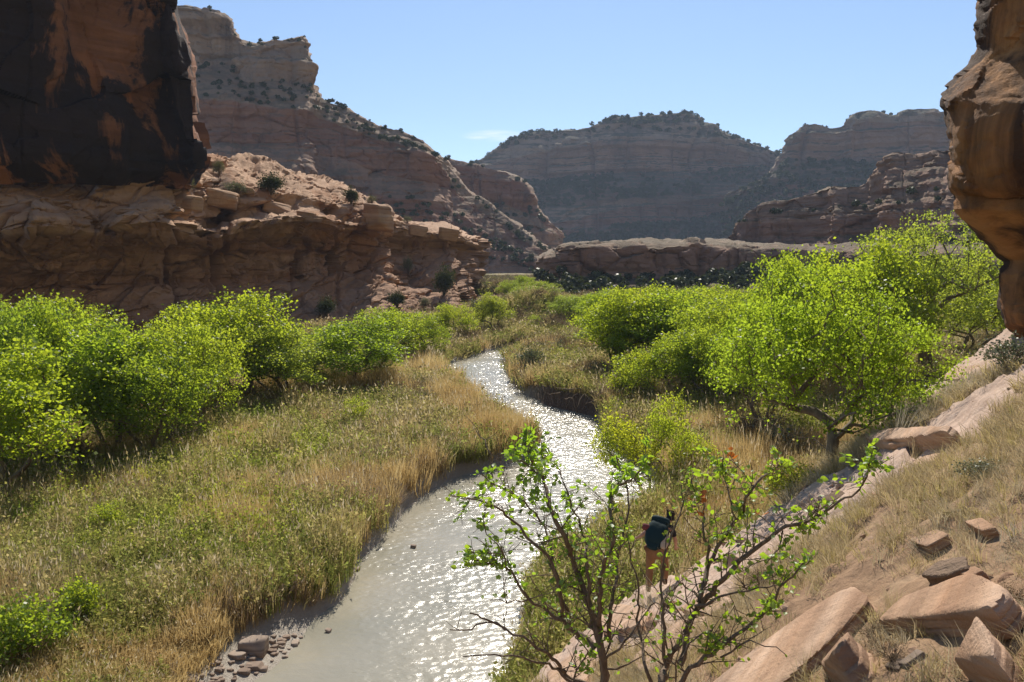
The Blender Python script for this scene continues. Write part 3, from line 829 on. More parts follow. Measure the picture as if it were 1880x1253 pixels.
# right bench, upper tier
us = [1290, 1338, 1352, 1385, 1450, 1495, 1515, 1600, 1618, 1690, 1745, 1850, 2000, 2250]
ctrl = rows_of(us,
    [(452, 520), (450, 520), (440, 520), (430, 520), (420, 520), (415, 520), (410, 520), (400, 520), (390, 520), (385, 520), (380, 520), (370, 520), (360, 520), (350, 520)],
    [(446, 345), (440, 345), (412, 348), (380, 350), (366, 352), (352, 355), (342, 356), (322, 352), (292, 350), (284, 345), (272, 335), (255, 320), (235, 300), (220, 280)],
    [(448, 325), (441, 325), (416, 325), (388, 326), (378, 326), (370, 326), (364, 326), (352, 326), (322, 328), (318, 326), (312, 318), (300, 300), (285, 285), (270, 265)],
    [(449, 318), (442, 317), (419, 316), (396, 315), (388, 314), (382, 312), (378, 310), (366, 306), (356, 304), (352, 298), (348, 290), (340, 275), (330, 258), (320, 240)],
    [(450, 312), (443, 310), (424, 308), (402, 306), (396, 304), (392, 302), (390, 299), (384, 294), (380, 290), (378, 284), (376, 276), (370, 262), (365, 245), (360, 228)],
    [(452, 310), (446, 307), (438, 305), (434, 303), (434, 301), (434, 298), (434, 295), (432, 290), (432, 286), (430, 279), (425, 270), (420, 256), (415, 240), (410, 223)],
    [(458, 290), (455, 287), (452, 285), (450, 282), (450, 278), (450, 274), (450, 270), (448, 262), (448, 256), (446, 247), (444, 235), (440, 215), (440, 200), (440, 185)],
    [(500, 262), (500, 260), (500, 256), (500, 252), (500, 246), (500, 240), (500, 234), (500, 225), (500, 218), (500, 206), (500, 195), (500, 180), (500, 165), (500, 150)],
    [(560, 240), (560, 238), (560, 234), (560, 230), (560, 222), (560, 215), (560, 208), (560, 198), (560, 190), (560, 178), (560, 165), (560, 150), (560, 135), (560, 120)])
cliff('bench_cliff', 'brown cliff bench stepping up to the right below the notched mesa', steepen(ctrl, 40), 260, 360, M['right'],
      strata=[(8, 2.2), (2.8, 1.2), (1.0, 0.4)], joints=[(14, 2.6), (5, 1.2)], blocks=[((9, 6), 1.1), ((3.5, 2), 0.5)], rough=[(26, 1.2), (4, 0.35)], seed=83, units=[(0.25, 0.17, 0.115), (0.33, 0.215, 0.15), (0.30, 0.175, 0.12), (0.24, 0.155, 0.105), (0.30, 0.175, 0.12), (0.25, 0.135, 0.092), (0.11, 0.09, 0.062), (0.11, 0.09, 0.062)])

# right bench, lower tier
us = [985, 1012, 1030, 1050, 1100, 1160, 1220, 1290, 1350, 1430, 1520, 1640, 1800, 2000]
ctrl = rows_of(us,
    [(470, 420), (460, 420), (456, 420), (455, 420), (455, 420), (453, 420), (450, 420), (450, 420), (452, 420), (455, 420), (455, 420), (455, 420), (455, 420), (455, 420)],
    [(480, 300), (462, 280), (450, 262), (446, 258), (445, 262), (442, 266), (440, 270), (440, 270), (442, 268), (445, 262), (448, 252), (450, 235), (450, 210), (450, 190)],
    [(482, 296), (465, 275), (454, 254), (450, 249), (450, 250), (448, 252), (446, 254), (446, 254), (448, 252), (452, 246), (454, 236), (456, 220), (456, 200), (456, 180)],
    [(486, 294), (470, 272), (459, 251), (455, 246), (455, 246), (454, 247), (452, 248), (453, 248), (456, 245), (462, 238), (464, 229), (466, 213), (466, 194), (466, 174)],
    [(510, 292), (505, 271), (504, 249), (508, 243), (510, 243), (510, 243), (510, 243), (508, 242), (506, 239), (504, 233), (504, 224), (504, 209), (504, 190), (504, 171)],
    [(522, 270), (522, 250), (524, 232), (528, 225), (534, 222), (538, 220), (540, 218), (545, 216), (548, 213), (548, 208), (548, 200), (548, 186), (548, 168), (548, 150)],
    [(545, 225), (550, 205), (555, 190), (560, 180), (575, 172), (585, 168), (590, 166), (595, 165), (600, 160), (605, 155), (605, 150), (605, 140), (605, 128), (605, 115)])
ctrl = [[(q[0], q[1], q[2] * 0.78) for q in r] for r in ctrl]
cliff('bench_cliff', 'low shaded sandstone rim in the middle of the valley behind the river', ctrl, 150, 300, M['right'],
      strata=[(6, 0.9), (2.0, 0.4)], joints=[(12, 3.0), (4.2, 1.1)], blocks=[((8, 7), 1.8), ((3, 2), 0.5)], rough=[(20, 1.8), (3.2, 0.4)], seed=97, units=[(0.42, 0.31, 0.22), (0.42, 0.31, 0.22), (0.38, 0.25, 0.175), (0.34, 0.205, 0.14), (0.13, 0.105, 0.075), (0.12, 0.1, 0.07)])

# near right: the overhanging rock
us = [1700, 1745, 1775, 1800, 1830, 1880, 1960, 2060, 2250, 2500]
def orow(v, left, d0, bulge=0.0):
    # left outline of the rock at this height, then its face coming towards the camera on the right
    pts = []
    for j, f in enumerate([0, 0, 0.0, 0.05, 0.14, 0.3, 0.5, 0.7, 1.0, 1.4]):
        back = [14, 6, 2.0, 0.7, 0, -1.0, -2.2, -3.6, -6.0, -8.0][j]
        u = left + [60, 25, 6, 0, 10, 60, 150, 260, 450, 720][j]
        pts.append((u, v, d0 + back - bulge * math.sin(math.pi * min(1, f * 1.6))))
    return pts
ctrl = [orow(-420, 1850, 23.5), orow(-200, 1808, 20.4), orow(0, 1794, 20.2), orow(88, 1790, 20.1), orow(105, 1781, 20.0), orow(150, 1748, 19.9, 0.3), orow(185, 1727, 19.5, 0.5), orow(240, 1733, 19.2, 0.6), orow(300, 1741, 19.2, 0.6),
        orow(345, 1743, 19.4, 0.5), orow(362, 1754, 19.8, 0.4), orow(385, 1752, 19.7, 0.3), orow(410, 1776, 20.0, 0.2), orow(450, 1818, 20.3), orow(480, 1846, 20.6), orow(500, 1838, 20.3), orow(560, 1837, 20.0), orow(598, 1846, 20.0), orow(610, 1866, 20.2), orow(660, 1868, 20.0), orow(760, 1880, 20)]
cliff('overhang_rock', 'orange-brown overhanging sandstone rock in shade at the right edge', ctrl, 240, 150, M['overhang'],
      strata=[], joints=[(3.5, 0.05)], blocks=[((2.6, 1.6), 0.14), ((0.9, 0.6), 0.05), ((0.4, 0.25), 0.02)], rough=[(2.4, 0.22), (0.6, 0.07), (0.2, 0.02)], seed=111, cat='rock')

# ------------------------------------------------------------------ hillside surface
a_ = np.concatenate([np.linspace(-6, 0, 60)[:-1], np.linspace(0, 10, 190)[:-1], np.linspace(10, 40, 290)])
b_ = np.linspace(-12, 15.5, 330)
Ag, Bg = np.meshgrid(a_, b_)
hx = HX + 0.53 * Ag + NX * Bg
hy = HY + 0.85 * Ag + NY * Bg
hz, he = hill(hx, hy)
q = np.stack([hx, hy, hz], -1)
ROCK_PX = [(2050, 600), (1930, 655), (1860, 745), (1790, 825), (1715, 872), (1690, 940), (1590, 1015), (1475, 1055), (1375, 1100), (1275, 1160), (1190, 1190), (1090, 1300)]
_rk = np.array([on_plane(u, v)[:2] for u, v in ROCK_PX])
_save = RIM; RIM = _rk
hb_ = RS * rim_dist(hx, hy)                     # positive below the strip's lower border (soil side)
RIM = _save
rockmask = sstep(0.25, -0.15, hb_ + 0.30 * fbm(q * 0.7, 4, 201)) * sstep(6, 9, Ag + 0.5 * Bg)
rockmask = np.maximum(rockmask, sstep(0.3, 0.45, fbm(q * np.array([0.35, 0.2, 0.5]), 3, 207)) * 0.9)
lay = step_noise((q @ np.array([0.75, -0.25, 0.9])) + 0.35 * fbm(q * 0.4, 3, 203), 0.30, 205, q, 0.3)
crack_f1, crack_f2, crack_c, _tl = worley(np.stack([Ag * 0.45, Bg * 0.8, 0 * Ag], -1), 209)
dz = rockmask * (0.09 * lay + 0.10 * (crack_c - 0.5) - 0.08 * np.exp(-((crack_f2 - crack_f1) / 0.06) ** 2)) \
    + (1 - rockmask) * (0.16 * fbm(q * 0.9, 4, 211) + 0.06 * fbm(q * 4.0, 3, 213)) + 0.22 * fbm(q * 0.25, 3, 215) + 0.05 * rockmask
hz2 = hz + dz * sstep(-4, 0.2, he) 
t = NT('hillside_soil_and_rock')
p = t.pos()
soil = t.ramp(t.noise(p, 1.3, 6, 0.65), [(0.3, (0.21, 0.125, 0.075)), (0.5, (0.29, 0.185, 0.11)), (0.7, (0.34, 0.235, 0.145))])
soil = t.mix(0.5, soil, t.ramp(t.noise(p, 9.0, 5, 0.7), [(0.3, 0.25), (0.5, 0.5), (0.7, 0.7)]), 'OVERLAY')
mp = t.node('ShaderNodeMapping'); t.l.new(p, mp.inputs['Vector']); mp.inputs['Rotation'].default_value = (0.2, 0.75, 0.35)
ls = t.noise(mp.outputs[0], (0.4, 0.7, 7.0), 7, 0.7)
rk = t.ramp(ls, [(0.3, (0.30, 0.20, 0.145)), (0.44, (0.50, 0.37, 0.285)), (0.52, (0.40, 0.28, 0.21)), (0.60, (0.52, 0.39, 0.30)), (0.75, (0.44, 0.32, 0.24))])
rk = t.mix(0.5, rk, t.ramp(t.noise(p, 1.1, 6, 0.65), [(0.3, 0.3), (0.5, 0.5), (0.7, 0.66)]), 'OVERLAY')
ra = t.attr('rock')
col = t.mix(ra, soil, rk)
hh = t.math('ADD', t.math('MULTIPLY', ls, 1.0), t.math('MULTIPLY', t.noise(p, 6.0, 8, 0.7), 0.6))
M['hillside'] = t.done(t.principled(col, 0.95, t.bump(hh, 0.9, 0.07), 0.15))
hme = mesh_np('hillside', np.stack([hx, hy, hz2], -1).reshape(-1, 3), grid_faces(len(b_), len(a_), True), attrs={'rock': rockmask.ravel()})
tag(link('hillside', hme, M['hillside']), 'dry rocky hillside falling from the right to the river bank', 'hillside', kind='structure')

def hill_surf(x, y):
    """height of the hillside surface near (x, y), by its own grid"""
    x = np.atleast_1d(x); y = np.atleast_1d(y)
    A = (x - HX) * 0.53 + (y - HY) * 0.85
    det = 0.53 * NY - 0.85 * NX
    Bv = ((y - HY) * 0.53 - (x - HX) * 0.85) / det
    Av = ((x - HX) * NY - (y - HY) * NX) / det
    i = np.clip(np.searchsorted(b_, Bv), 0, len(b_) - 1)
    j = np.clip(np.searchsorted(a_, Av), 0, len(a_) - 1)
    return hz2[i, j]

def surf(x, y):
    return np.maximum(ground_z(x, y), hill_surf(x, y))

def seen(u, v):
    """where the picture ray (u, v) meets ground or hillside"""
    r = ray(u, v)
    d = np.geomspace(2.5, 200, 1500)
    q = np.array([0, 0, EYE])[None] + r[None] * (d / r[1])[:, None]
    z = surf(q[:, 0], q[:, 1])
    k = np.argmax(q[:, 2] <= z)
    return np.array([q[k, 0], q[k, 1], z[k]])


# ------------------------------------------------------------------ plants: builders
def tubes(paths, sides=5):
    """paths: list of (points Nx3, radii N) -> verts, quad faces"""
    V, F, n0 = [], [], 0
    for pts, rad in paths:
        pts = np.asarray(pts, float); rad = np.asarray(rad, float)
        tan = np.gradient(pts, axis=0)
        tan /= (np.linalg.norm(tan, axis=1, keepdims=True) + 1e-9)
        ref = np.where(np.abs(tan[:, 2:3]) > 0.9, np.array([[1.0, 0, 0]]), np.array([[0, 0, 1.0]]))
        b1 = np.cross(tan, ref); b1 /= (np.linalg.norm(b1, axis=1, keepdims=True) + 1e-9)
        b2 = np.cross(tan, b1)
        a = np.linspace(0, 2 * np.pi, sides, endpoint=False)
        ring = pts[:, None, :] + rad[:, None, None] * (np.cos(a)[None, :, None] * b1[:, None, :] + np.sin(a)[None, :, None] * b2[:, None, :])
        n = len(pts)
        V.append(ring.reshape(-1, 3))
        i = np.arange(n * sides).reshape(n, sides)
        j = np.roll(i, -1, axis=1)
        F.append(np.stack([i[:-1], j[:-1], j[1:], i[1:]], -1).reshape(-1, 4) + n0)
        n0 += n * sides
    return np.concatenate(V), np.concatenate(F)

def leaf_quads(cent, size, r, up=0.35, aspect=0.8, nrm=None):
    n = len(cent)
    nv = r.normal(size=(n, 3)); nv[:, 2] = np.abs(nv[:, 2]) * 0.6 + up
    if nrm is not None: nv = nv * 0.7 + nrm
    nv /= np.linalg.norm(nv, axis=1, keepdims=True)
    tv = r.normal(size=(n, 3))
    tv -= (tv * nv).sum(1, keepdims=True) * nv
    tv /= np.linalg.norm(tv, axis=1, keepdims=True)
    bv = np.cross(nv, tv)
    s = size * r.uniform(0.5, 1.55, size=(n, 1))
    v = np.stack([cent - tv * s * 0.5, cent + bv * s * 0.5 * aspect, cent + tv * s * 0.5, cent - bv * s * 0.5 * aspect], 1)
    return v.reshape(-1, 3), np.arange(4 * n).reshape(n, 4)

def grow(seed, H, W, clear=0.22, nclump=170, per=70, leaf=0.12, clump=0.30, trunk=0.16, stems=1, top=0.55, lump=0.35, lean=(0, 0), flat=1.0, open_=0.0):
    """a broadleaf tree in its own frame: (trunk mesh data, crown mesh data)"""
    r = np.random.default_rng(seed)
    th0 = r.uniform(0, 6.28)
    Hc = H * (1 - clear)
    nl = max(6, int(7 + 3 * W / 4 + 6 * lump))
    lobes = []
    for i in range(nl):
        a = th0 + i * 2.399 + r.normal(0, 0.3)
        t = (i + 0.5) / nl
        el = math.asin(min(1, max(-0.35, -0.3 + 1.3 * t)))
        k = r.uniform(0.58, 0.86)
        rad = r.uniform(0.15, 0.25) * (1.0 if i < nl - 1 else 1.1)
        lobes.append((math.cos(el) * math.cos(a) * k * 0.5 * W, math.cos(el) * math.sin(a) * k * 0.5 * W, clear * H + Hc * (top * 0.85 + math.sin(el) * (1 - top) * k * 1.05), rad))
    for i in range(3):
        a = r.uniform(0, 6.28)
        lobes.append((math.cos(a) * 0.16 * W, math.sin(a) * 0.16 * W, clear * H + Hc * r.uniform(0.35, 0.6), 0.26))
    lw = np.array([q[3] ** 2 for q in lobes]); lw /= lw.sum()
    pts = []
    while len(pts) < nclump:
        q = lobes[r.choice(len(lobes), p=lw)]
        if open_ and q[2] < clear * H + Hc * open_ and r.uniform() < 0.6: continue
        dv = r.normal(size=3); dv /= np.linalg.norm(dv)
        if dv[2] < -0.2 and r.uniform() < 0.55: dv[2] = -dv[2]
        rr = q[3] * (r.uniform(0.25, 1.0) ** 0.4) * (1 + 0.25 * r.normal())
        p = np.array([q[0] + dv[0] * rr * W, q[1] + dv[1] * rr * W, q[2] + dv[2] * rr * min(W, Hc) * 0.85])
        if p[2] < H * clear * 0.7 or p[2] > H * 1.02 or math.hypot(p[0], p[1]) > W * 0.56: continue
        pts.append((p[0] + lean[0] * p[2] / H, p[1] * flat + lean[1] * p[2] / H, p[2]))
    pts = np.array(pts)
    # branching by nearest attachment
    nodes = []; parent = []; 
    for s in range(stems):
        b = np.array([0.0, 0, 0]) if stems == 1 else np.array([math.cos(th0 + s * 6.28 / stems), math.sin(th0 + s * 6.28 / stems), 0]) * 0.10 * stems * 0.5
        d = np.array([lean[0] * 0.3, lean[1] * 0.3, 1.0]) if stems == 1 else np.array([b[0] * 2.2 + lean[0] * .2, b[1] * 2.2 + lean[1] * .2, 1.0])
        prev = -1
        L = H * (clear + 0.14)
        for q in range(6):
            f = q / 5
            jit = r.normal(size=3) * 0.05 * L * (q > 0) * 0.5
            nodes.append(b + d * L * f * np.array([0.35 + 0.65 * f, 0.35 + 0.65 * f, 1]) + jit); parent.append(prev); prev = len(nodes) - 1
    order = np.argsort(np.linalg.norm(pts - np.array([0, 0, H * clear]), axis=1))
    tips = []
    for i in order:
        p = pts[i]
        N = np.array(nodes)
        dv = p - N
        dist = np.linalg.norm(dv, axis=1)
        cost = dist + 1.2 * np.clip(N[:, 2] - p[2] + 0.25 * dist, 0, None) + 0.25 * np.linalg.norm(N, axis=1)
        cost[N[:, 2] < H * clear * 0.5] += 1.0
        k = int(cost.argmin())
        seg = max(1, int(dist[k] / (0.09 * H)))
        prev = k
        a = N[k]
        for q in range(1, seg + 1):
            f = q / seg
            pos = a + (p - a) * f + r.normal(size=3) * 0.018 * H * (f < 1) + np.array([0, 0, 0.05 * dist[k] * math.sin(math.pi * f)])
            nodes.append(pos); parent.append(prev); prev = len(nodes) - 1
        tips.append(prev)
    N = np.array(nodes); par = np.array(parent)
    cnt = np.zeros(len(N))
    for tpi in tips: cnt[tpi] += 1
    for i in range(len(N) - 1, -1, -1):
        if par[i] >= 0: cnt[par[i]] += cnt[i]
    rad = trunk * np.sqrt(np.maximum(cnt, 0.5) / max(cnt.max(), 1)) * 0.95
    rad = np.maximum(rad, 0.012)
    kids = {}
    for i, q in enumerate(par):
        if q >= 0: kids.setdefault(q, []).append(i)
    paths = []
    def walk(i, first):
        st = [(i, first)]
        while st:
            i, pre = st.pop()
            path = [pre, i] if pre is not None else [i]
            while i in kids:
                ks = sorted(kids[i], key=lambda k: -cnt[k])
                for k in ks[1:]: st.append((k, i))
                i = ks[0]; path.append(i)
            if len(path) > 1:
                rr = rad[path].copy()
                if pre is not None: rr[0] = rr[1] 
                paths.append((N[path], rr))
    for i, q in enumerate(par):
        if q < 0:
            rad[i] *= 1.35
            walk(i, None)
    tv, tf = tubes(paths, 6)
    # leaves
    cs = []
    for i in range(len(pts)):
        n = int(per * r.uniform(0.6, 1.4))
        off = r.normal(size=(n, 3)) * np.array([1, 1, 0.75]) * clump * r.uniform(0.7, 1.25)
        cs.append(pts[i] + off)
    bt = [i for i in range(len(N)) if cnt[i] <= 3 and N[i][2] > H * clear * 0.8]
    if bt:
        bi = r.choice(bt, size=len(bt) * 6)
        cs.append(N[bi] + r.normal(size=(len(bi), 3)) * clump * 0.5)
    cs = np.concatenate(cs)
    cs = cs[cs[:, 2] > H * clear * 0.45]
    lv, lf = leaf_quads(cs, leaf, r)
    return (tv, tf), (lv, lf)

class Kind:
    def __init__(self, name, seed, **k):
        (tv, tf), (lv, lf) = grow(seed, **k)
        self.H, self.W = k['H'], k['W']
        self.t = mesh_np(name + '_trunk', tv, tf)
        self.t.materials.append(M['bark'])
        self.l = mesh_np(name + '_crown', lv, lf, smooth=False)
        self.byleaf = {}
    def crown(self, mat):
        if mat not in self.byleaf:
            m = self.l.copy() if self.byleaf else self.l
            m.materials.clear(); m.materials.append(M[mat])
            self.byleaf[mat] = m
        return self.byleaf[mat]

def plant_tree(kind, loc, h, w, rz, mat, label, group, name='cottonwood_tree', cat='tree'):
    e = empty(name, loc, rz)
    e.scale = (w / kind.W, w / kind.W, h / kind.H)
    tag(e, label, cat, group)
    link('trunk', kind.t, None, e)
    link('crown', kind.crown(mat), None, e)
    return e

K = [Kind('round', 11, H=7, W=7, clear=0.07, nclump=230, per=78, stems=4, trunk=0.13, top=0.5, leaf=0.12, clump=0.30),
     Kind('bushy', 12, H=7, W=6, clear=0.04, nclump=220, per=78, stems=5, trunk=0.11, top=0.45, leaf=0.12, clump=0.29),
     Kind('upright', 13, H=8, W=5, clear=0.08, nclump=190, per=78, stems=2, trunk=0.13, top=0.5, leaf=0.12, clump=0.29),
     Kind('leaning', 14, H=7, W=6.5, clear=0.12, nclump=200, per=78, stems=3, trunk=0.14, top=0.55, lean=(1.4, 0.3), leaf=0.12, clump=0.30),
     Kind('great', 15, H=9, W=11, clear=0.10, nclump=420, per=78, stems=1, trunk=0.34, top=0.42, lump=0.22, leaf=0.125, clump=0.33),
     Kind('open', 16, H=10, W=11, clear=0.36, nclump=210, per=78, stems=2, trunk=0.32, top=0.5, lump=0.5, open_=0.35, leaf=0.125, clump=0.33),
     Kind('leaner', 19, H=4, W=2.6, clear=0.22, nclump=95, per=45, stems=2, trunk=0.06, top=0.45, lump=0.5, lean=(-1.7, 0), leaf=0.085, clump=0.24),
     Kind('sapling', 17, H=4, W=2.4, clear=0.08, nclump=75, per=42, stems=3, trunk=0.05, top=0.45, lump=0.6, leaf=0.085, clump=0.24),
     Kind('shrubby', 18, H=3, W=3.4, clear=0.05, nclump=110, per=50, stems=6, trunk=0.05, top=0.4, lump=0.5, leaf=0.09, clump=0.26)]

GL, GR, GF = 'cottonwoods under the left cliff', 'cottonwoods right of the river', 'small far cottonwoods up the valley'
# kind, u of trunk, v of foot, v of top, width in px, leaf, label, group
TREES = [
    (1, -20, 930, 590, 300, 'leaf', 'bright bushy cottonwood cut by the left edge of the picture', GL),
    (0, 40, 850, 545, 210, 'leaf_dark', 'tall bushy cottonwood with paired tops near the left edge', GL),
    (1, 120, 838, 541, 190, 'leaf', 'cottonwood with upright domed top just left of the notch under the dark wall', GL),
    (2, 205, 850, 575, 190, 'leaf', 'bushy cottonwood with a small gap at its foot, third from the left edge', GL),
    (1, 290, 842, 590, 200, 'leaf_dark', 'low dense cottonwood whose branches reach down to the golden grass', GL),
    (0, 350, 800, 575, 190, 'leaf_yellow', 'yellowish rounded cottonwood in front of the tallest left tree', GL),
    (0, 440, 745, 527, 225, 'leaf', 'tallest rounded cottonwood on the left bank with dark leaning trunks', GL),
    (3, 520, 742, 600, 180, 'leaf_far', 'greyish green leaning cottonwood right of the tallest left tree', GL),
    (1, 590, 705, 588, 130, 'leaf', 'cottonwood in the row below the shaded cliff face, behind the grey-green one', GL),
    (2, 655, 722, 575, 150, 'leaf', 'cottonwood with visible stem standing foremost in the middle of the left row', GL),
    (0, 715, 668, 560, 130, 'leaf_yellow', 'round cottonwood at the foot of the sunlit rubble slope', GL),
    (0, 772, 660, 575, 95, 'leaf_dark', 'darker cottonwood at the right end of the left row', GL),
    (3, 150, 760, 548, 190, 'leaf_dark', 'dark cottonwood standing behind the left-edge trees', GL),
    (2, 380, 735, 548, 150, 'leaf_dark', 'narrow cottonwood behind the yellowish rounded tree', GL),
    (3, 842, 642, 573, 78, 'leaf_yellow', 'small rounded yellow-green tree with crooked trunk above the far river bend', GF),
    (2, 906, 612, 535, 58, 'leaf_far', 'slim pale green tree beside the end of the ledge', GF),
    (0, 968, 560, 520, 62, 'leaf_far', 'far cottonwood clump left of the low rim', GF),
    (3, 1003, 558, 517, 66, 'leaf_far', 'far leaning cottonwood in front of the low rim', GF),
    (0, 1048, 584, 530, 85, 'leaf_far', 'far round cottonwood at the left of the right-hand grove', GF),
    (1, 1095, 582, 538, 62, 'leaf_far', 'small far cottonwood between the round one and the grove', GF),
    (8, 983, 606, 578, 32, 'leaf', 'little bright bush-like tree in the brush beyond the river bend', GF),
    (2, 1130, 690, 537, 120, 'leaf', 'slim cottonwood at the left end of the right grove', GR),
    (0, 1190, 685, 533, 170, 'leaf_yellow', 'yellow-green cottonwood, second in the right grove', GR),
    (1, 1235, 690, 538, 170, 'leaf', 'cottonwood in the middle of the right grove below the dark talus', GR),
    (0, 1315, 720, 555, 165, 'leaf_yellow', 'lower rounded cottonwood left of the great tree', GR),
    (1, 1165, 650, 536, 150, 'leaf_far', 'pale cottonwood behind the left end of the right grove', GR),
    (0, 1285, 655, 536, 170, 'leaf', 'cottonwood at the back of the right grove under the dark talus', GR),
    (1, 1372, 700, 540, 170, 'leaf_dark', 'deep green cottonwood in the notch left of the great tree', GR),
    (0, 1120, 620, 548, 80, 'leaf', 'small rounded cottonwood at the far left end of the right grove', GR),
    (0, 1112, 622, 536, 95, 'leaf', 'rounded far cottonwood where the right grove meets the pale far trees', GR),
    (1, 1160, 625, 530, 100, 'leaf_yellow', 'bright far cottonwood in the back row just right of the rim corner', GR),
    (0, 1215, 625, 532, 110, 'leaf', 'back-row cottonwood below the middle of the low shaded rim', GR),
    (1, 1268, 625, 530, 110, 'leaf_dark', 'deep green back-row cottonwood under the foot of the brown bench', GR),
    (0, 1325, 630, 532, 110, 'leaf', 'back-row cottonwood at the dip in the grove skyline', GR),
    (2, 1400, 640, 528, 110, 'leaf_yellow', 'back-row cottonwood showing above the left flank of the great tree', GR),
    (1, 938, 552, 510, 44, 'leaf_far', 'small far tree just clear of the tip of the ledge', GF),
    (0, 962, 546, 506, 40, 'leaf_dark', 'dark small far tree at the left foot of the low rim', GF),
    (2, 1240, 735, 610, 105, 'leaf', 'upright young cottonwood in front of the right grove', GR),
    (1, 1310, 750, 600, 120, 'leaf_yellow', 'bushy young cottonwood touching the great tree on its left', GR),
    (0, 1400, 795, 560, 180, 'leaf', 'bushy cottonwood tucked against the left flank of the great tree', GR),
    (4, 1527, 856, 500, 410, 'leaf', 'great domed cottonwood with a stout trunk at the rock edge', GR),
    (0, 1470, 720, 478, 200, 'leaf', 'cottonwood rising behind the great domed tree on its left', GR),
    (1, 1580, 710, 447, 210, 'leaf', 'high-topped cottonwood behind the great domed tree', GR),
    (5, 1700, 690, 402, 290, 'leaf_far', 'tall open cottonwood with bare dark limbs, highest crown on the right', GR),
    (3, 1775, 665, 500, 170, 'leaf_far', 'cottonwood with an arching limb left of the overhanging rock', GR),
    (0, 1830, 640, 530, 130, 'leaf_dark', 'dark green cottonwood partly behind the overhanging rock', GR),
    (6, 1192, 925, 748, 118, 'leaf_yellow', 'bright yellow-green young tree leaning over the glittering river', 'young trees on the right bank'),
    (7, 1228, 888, 706, 84, 'leaf_yellow', 'thin tall yellow-green sapling on the right bank', 'young trees on the right bank'),
    (8, 1165, 735, 650, 120, 'leaf_yellow', 'low pale yellow-green thicket under the right grove', 'young trees on the right bank'),
    (8, 1270, 880, 790, 100, 'leaf_yellow', 'airy yellow-green willow bush beside the tall sapling', 'young trees on the right bank'),
    (8, 1450, 915, 838, 110, 'leaf_yellow', 'bright low bush below the rock edge left of the great trunk', 'young trees on the right bank'),
    (7, 653, 790, 722, 52, 'leaf_yellow', 'small bright green sapling alone in the left meadow', 'saplings in the left meadow'),
    (7, 200, 990, 905, 60, 'leaf_yellow', 'small yellow-green sapling in the grass at lower left', 'saplings in the left meadow'),
]
for i, (k, u, vb, vt, w, mat, lab, grp) in enumerate(TREES):
    b = P(u, vb, 1.2)
    if vb > 800 and u > 1000: b = seen(u, vb)
    z = float(ground_z(b[0], b[1])[0])
    b = P(u, vb, z)
    z = float(ground_z(b[0], b[1])[0])
    d = b[1]
    dist = d
    h = (vb - vt) * dist / FPX * (1.14 if 1080 < u < 1620 and k != 4 and vb < 800 else 1.04)
    w_m = w * dist / FPX * (1.0 if k >= 4 else 1.15)
    plant_tree(K[k], (b[0], b[1], z - 0.08), h, w_m, (i * 2.399) % 6.28 if k not in (5, 6) else (0.6 if k == 5 else 0.0), mat, lab, grp,
               'cottonwood_tree' if k < 6 else 'young_tree')

# ------------------------------------------------------------------ scatter by geometry nodes (grass, far scrub)
def scatter(name, pts, rot, scl, srcs, label, pick=None):
    """one stuff object whose points carry copies of the given small meshes (its parts)"""
    me = bpy.data.meshes.new(name)
    me.vertices.add(len(pts))
    me.vertices.foreach_set('co', np.asarray(pts, np.float32).ravel())
    for an, dt, arr in (('rot', 'FLOAT_VECTOR', rot), ('scl', 'FLOAT_VECTOR', scl)):
        at = me.attributes.new(an, dt, 'POINT')
        at.data.foreach_set('vector', np.asarray(arr, np.float32).ravel())
    at = me.attributes.new('pick', 'INT', 'POINT')
    at.data.foreach_set('value', (rng.integers(0, len(srcs), len(pts)) if pick is None else pick).astype(np.int32))
    o = link(name, me)
    ng = bpy.data.node_groups.new(name + '_scatter', 'GeometryNodeTree')
    ng.interface.new_socket('Geometry', in_out='INPUT', socket_type='NodeSocketGeometry')
    ng.interface.new_socket('Geometry', in_out='OUTPUT', socket_type='NodeSocketGeometry')
    N, L = ng.nodes, ng.links
    gi, go = N.new('NodeGroupInput'), N.new('NodeGroupOutput')
    iop = N.new('GeometryNodeInstanceOnPoints')
    g2i = N.new('GeometryNodeGeometryToInstance')
    for ob in reversed(srcs):
        oi = N.new('GeometryNodeObjectInfo')
        oi.transform_space = 'ORIGINAL'
        oi.inputs['Object'].default_value = ob
        L.new(oi.outputs['Geometry'], g2i.inputs[0])
    def na(nm, dt):
        n = N.new('GeometryNodeInputNamedAttribute'); n.data_type = dt; n.inputs[0].default_value = nm
        return n.outputs[0]
    L.new(gi.outputs[0], iop.inputs['Points'])
    L.new(g2i.outputs[0], iop.inputs['Instance'])
    iop.inputs['Pick Instance'].default_value = True
    L.new(na('pick', 'INT'), iop.inputs['Instance Index'])
    L.new(na('rot', 'FLOAT_VECTOR'), iop.inputs['Rotation'])
    L.new(na('scl', 'FLOAT_VECTOR'), iop.inputs['Scale'])
    L.new(iop.outputs[0], go.inputs[0])
    mo = o.modifiers.new('scatter', 'NODES')
    mo.node_group = ng
    tag(o, label, kind='stuff')
    for q, ob in enumerate(srcs):
        ob.parent = o
        ob.location = tuple(pts[(q * 37 + 11) % len(pts)])
    return o

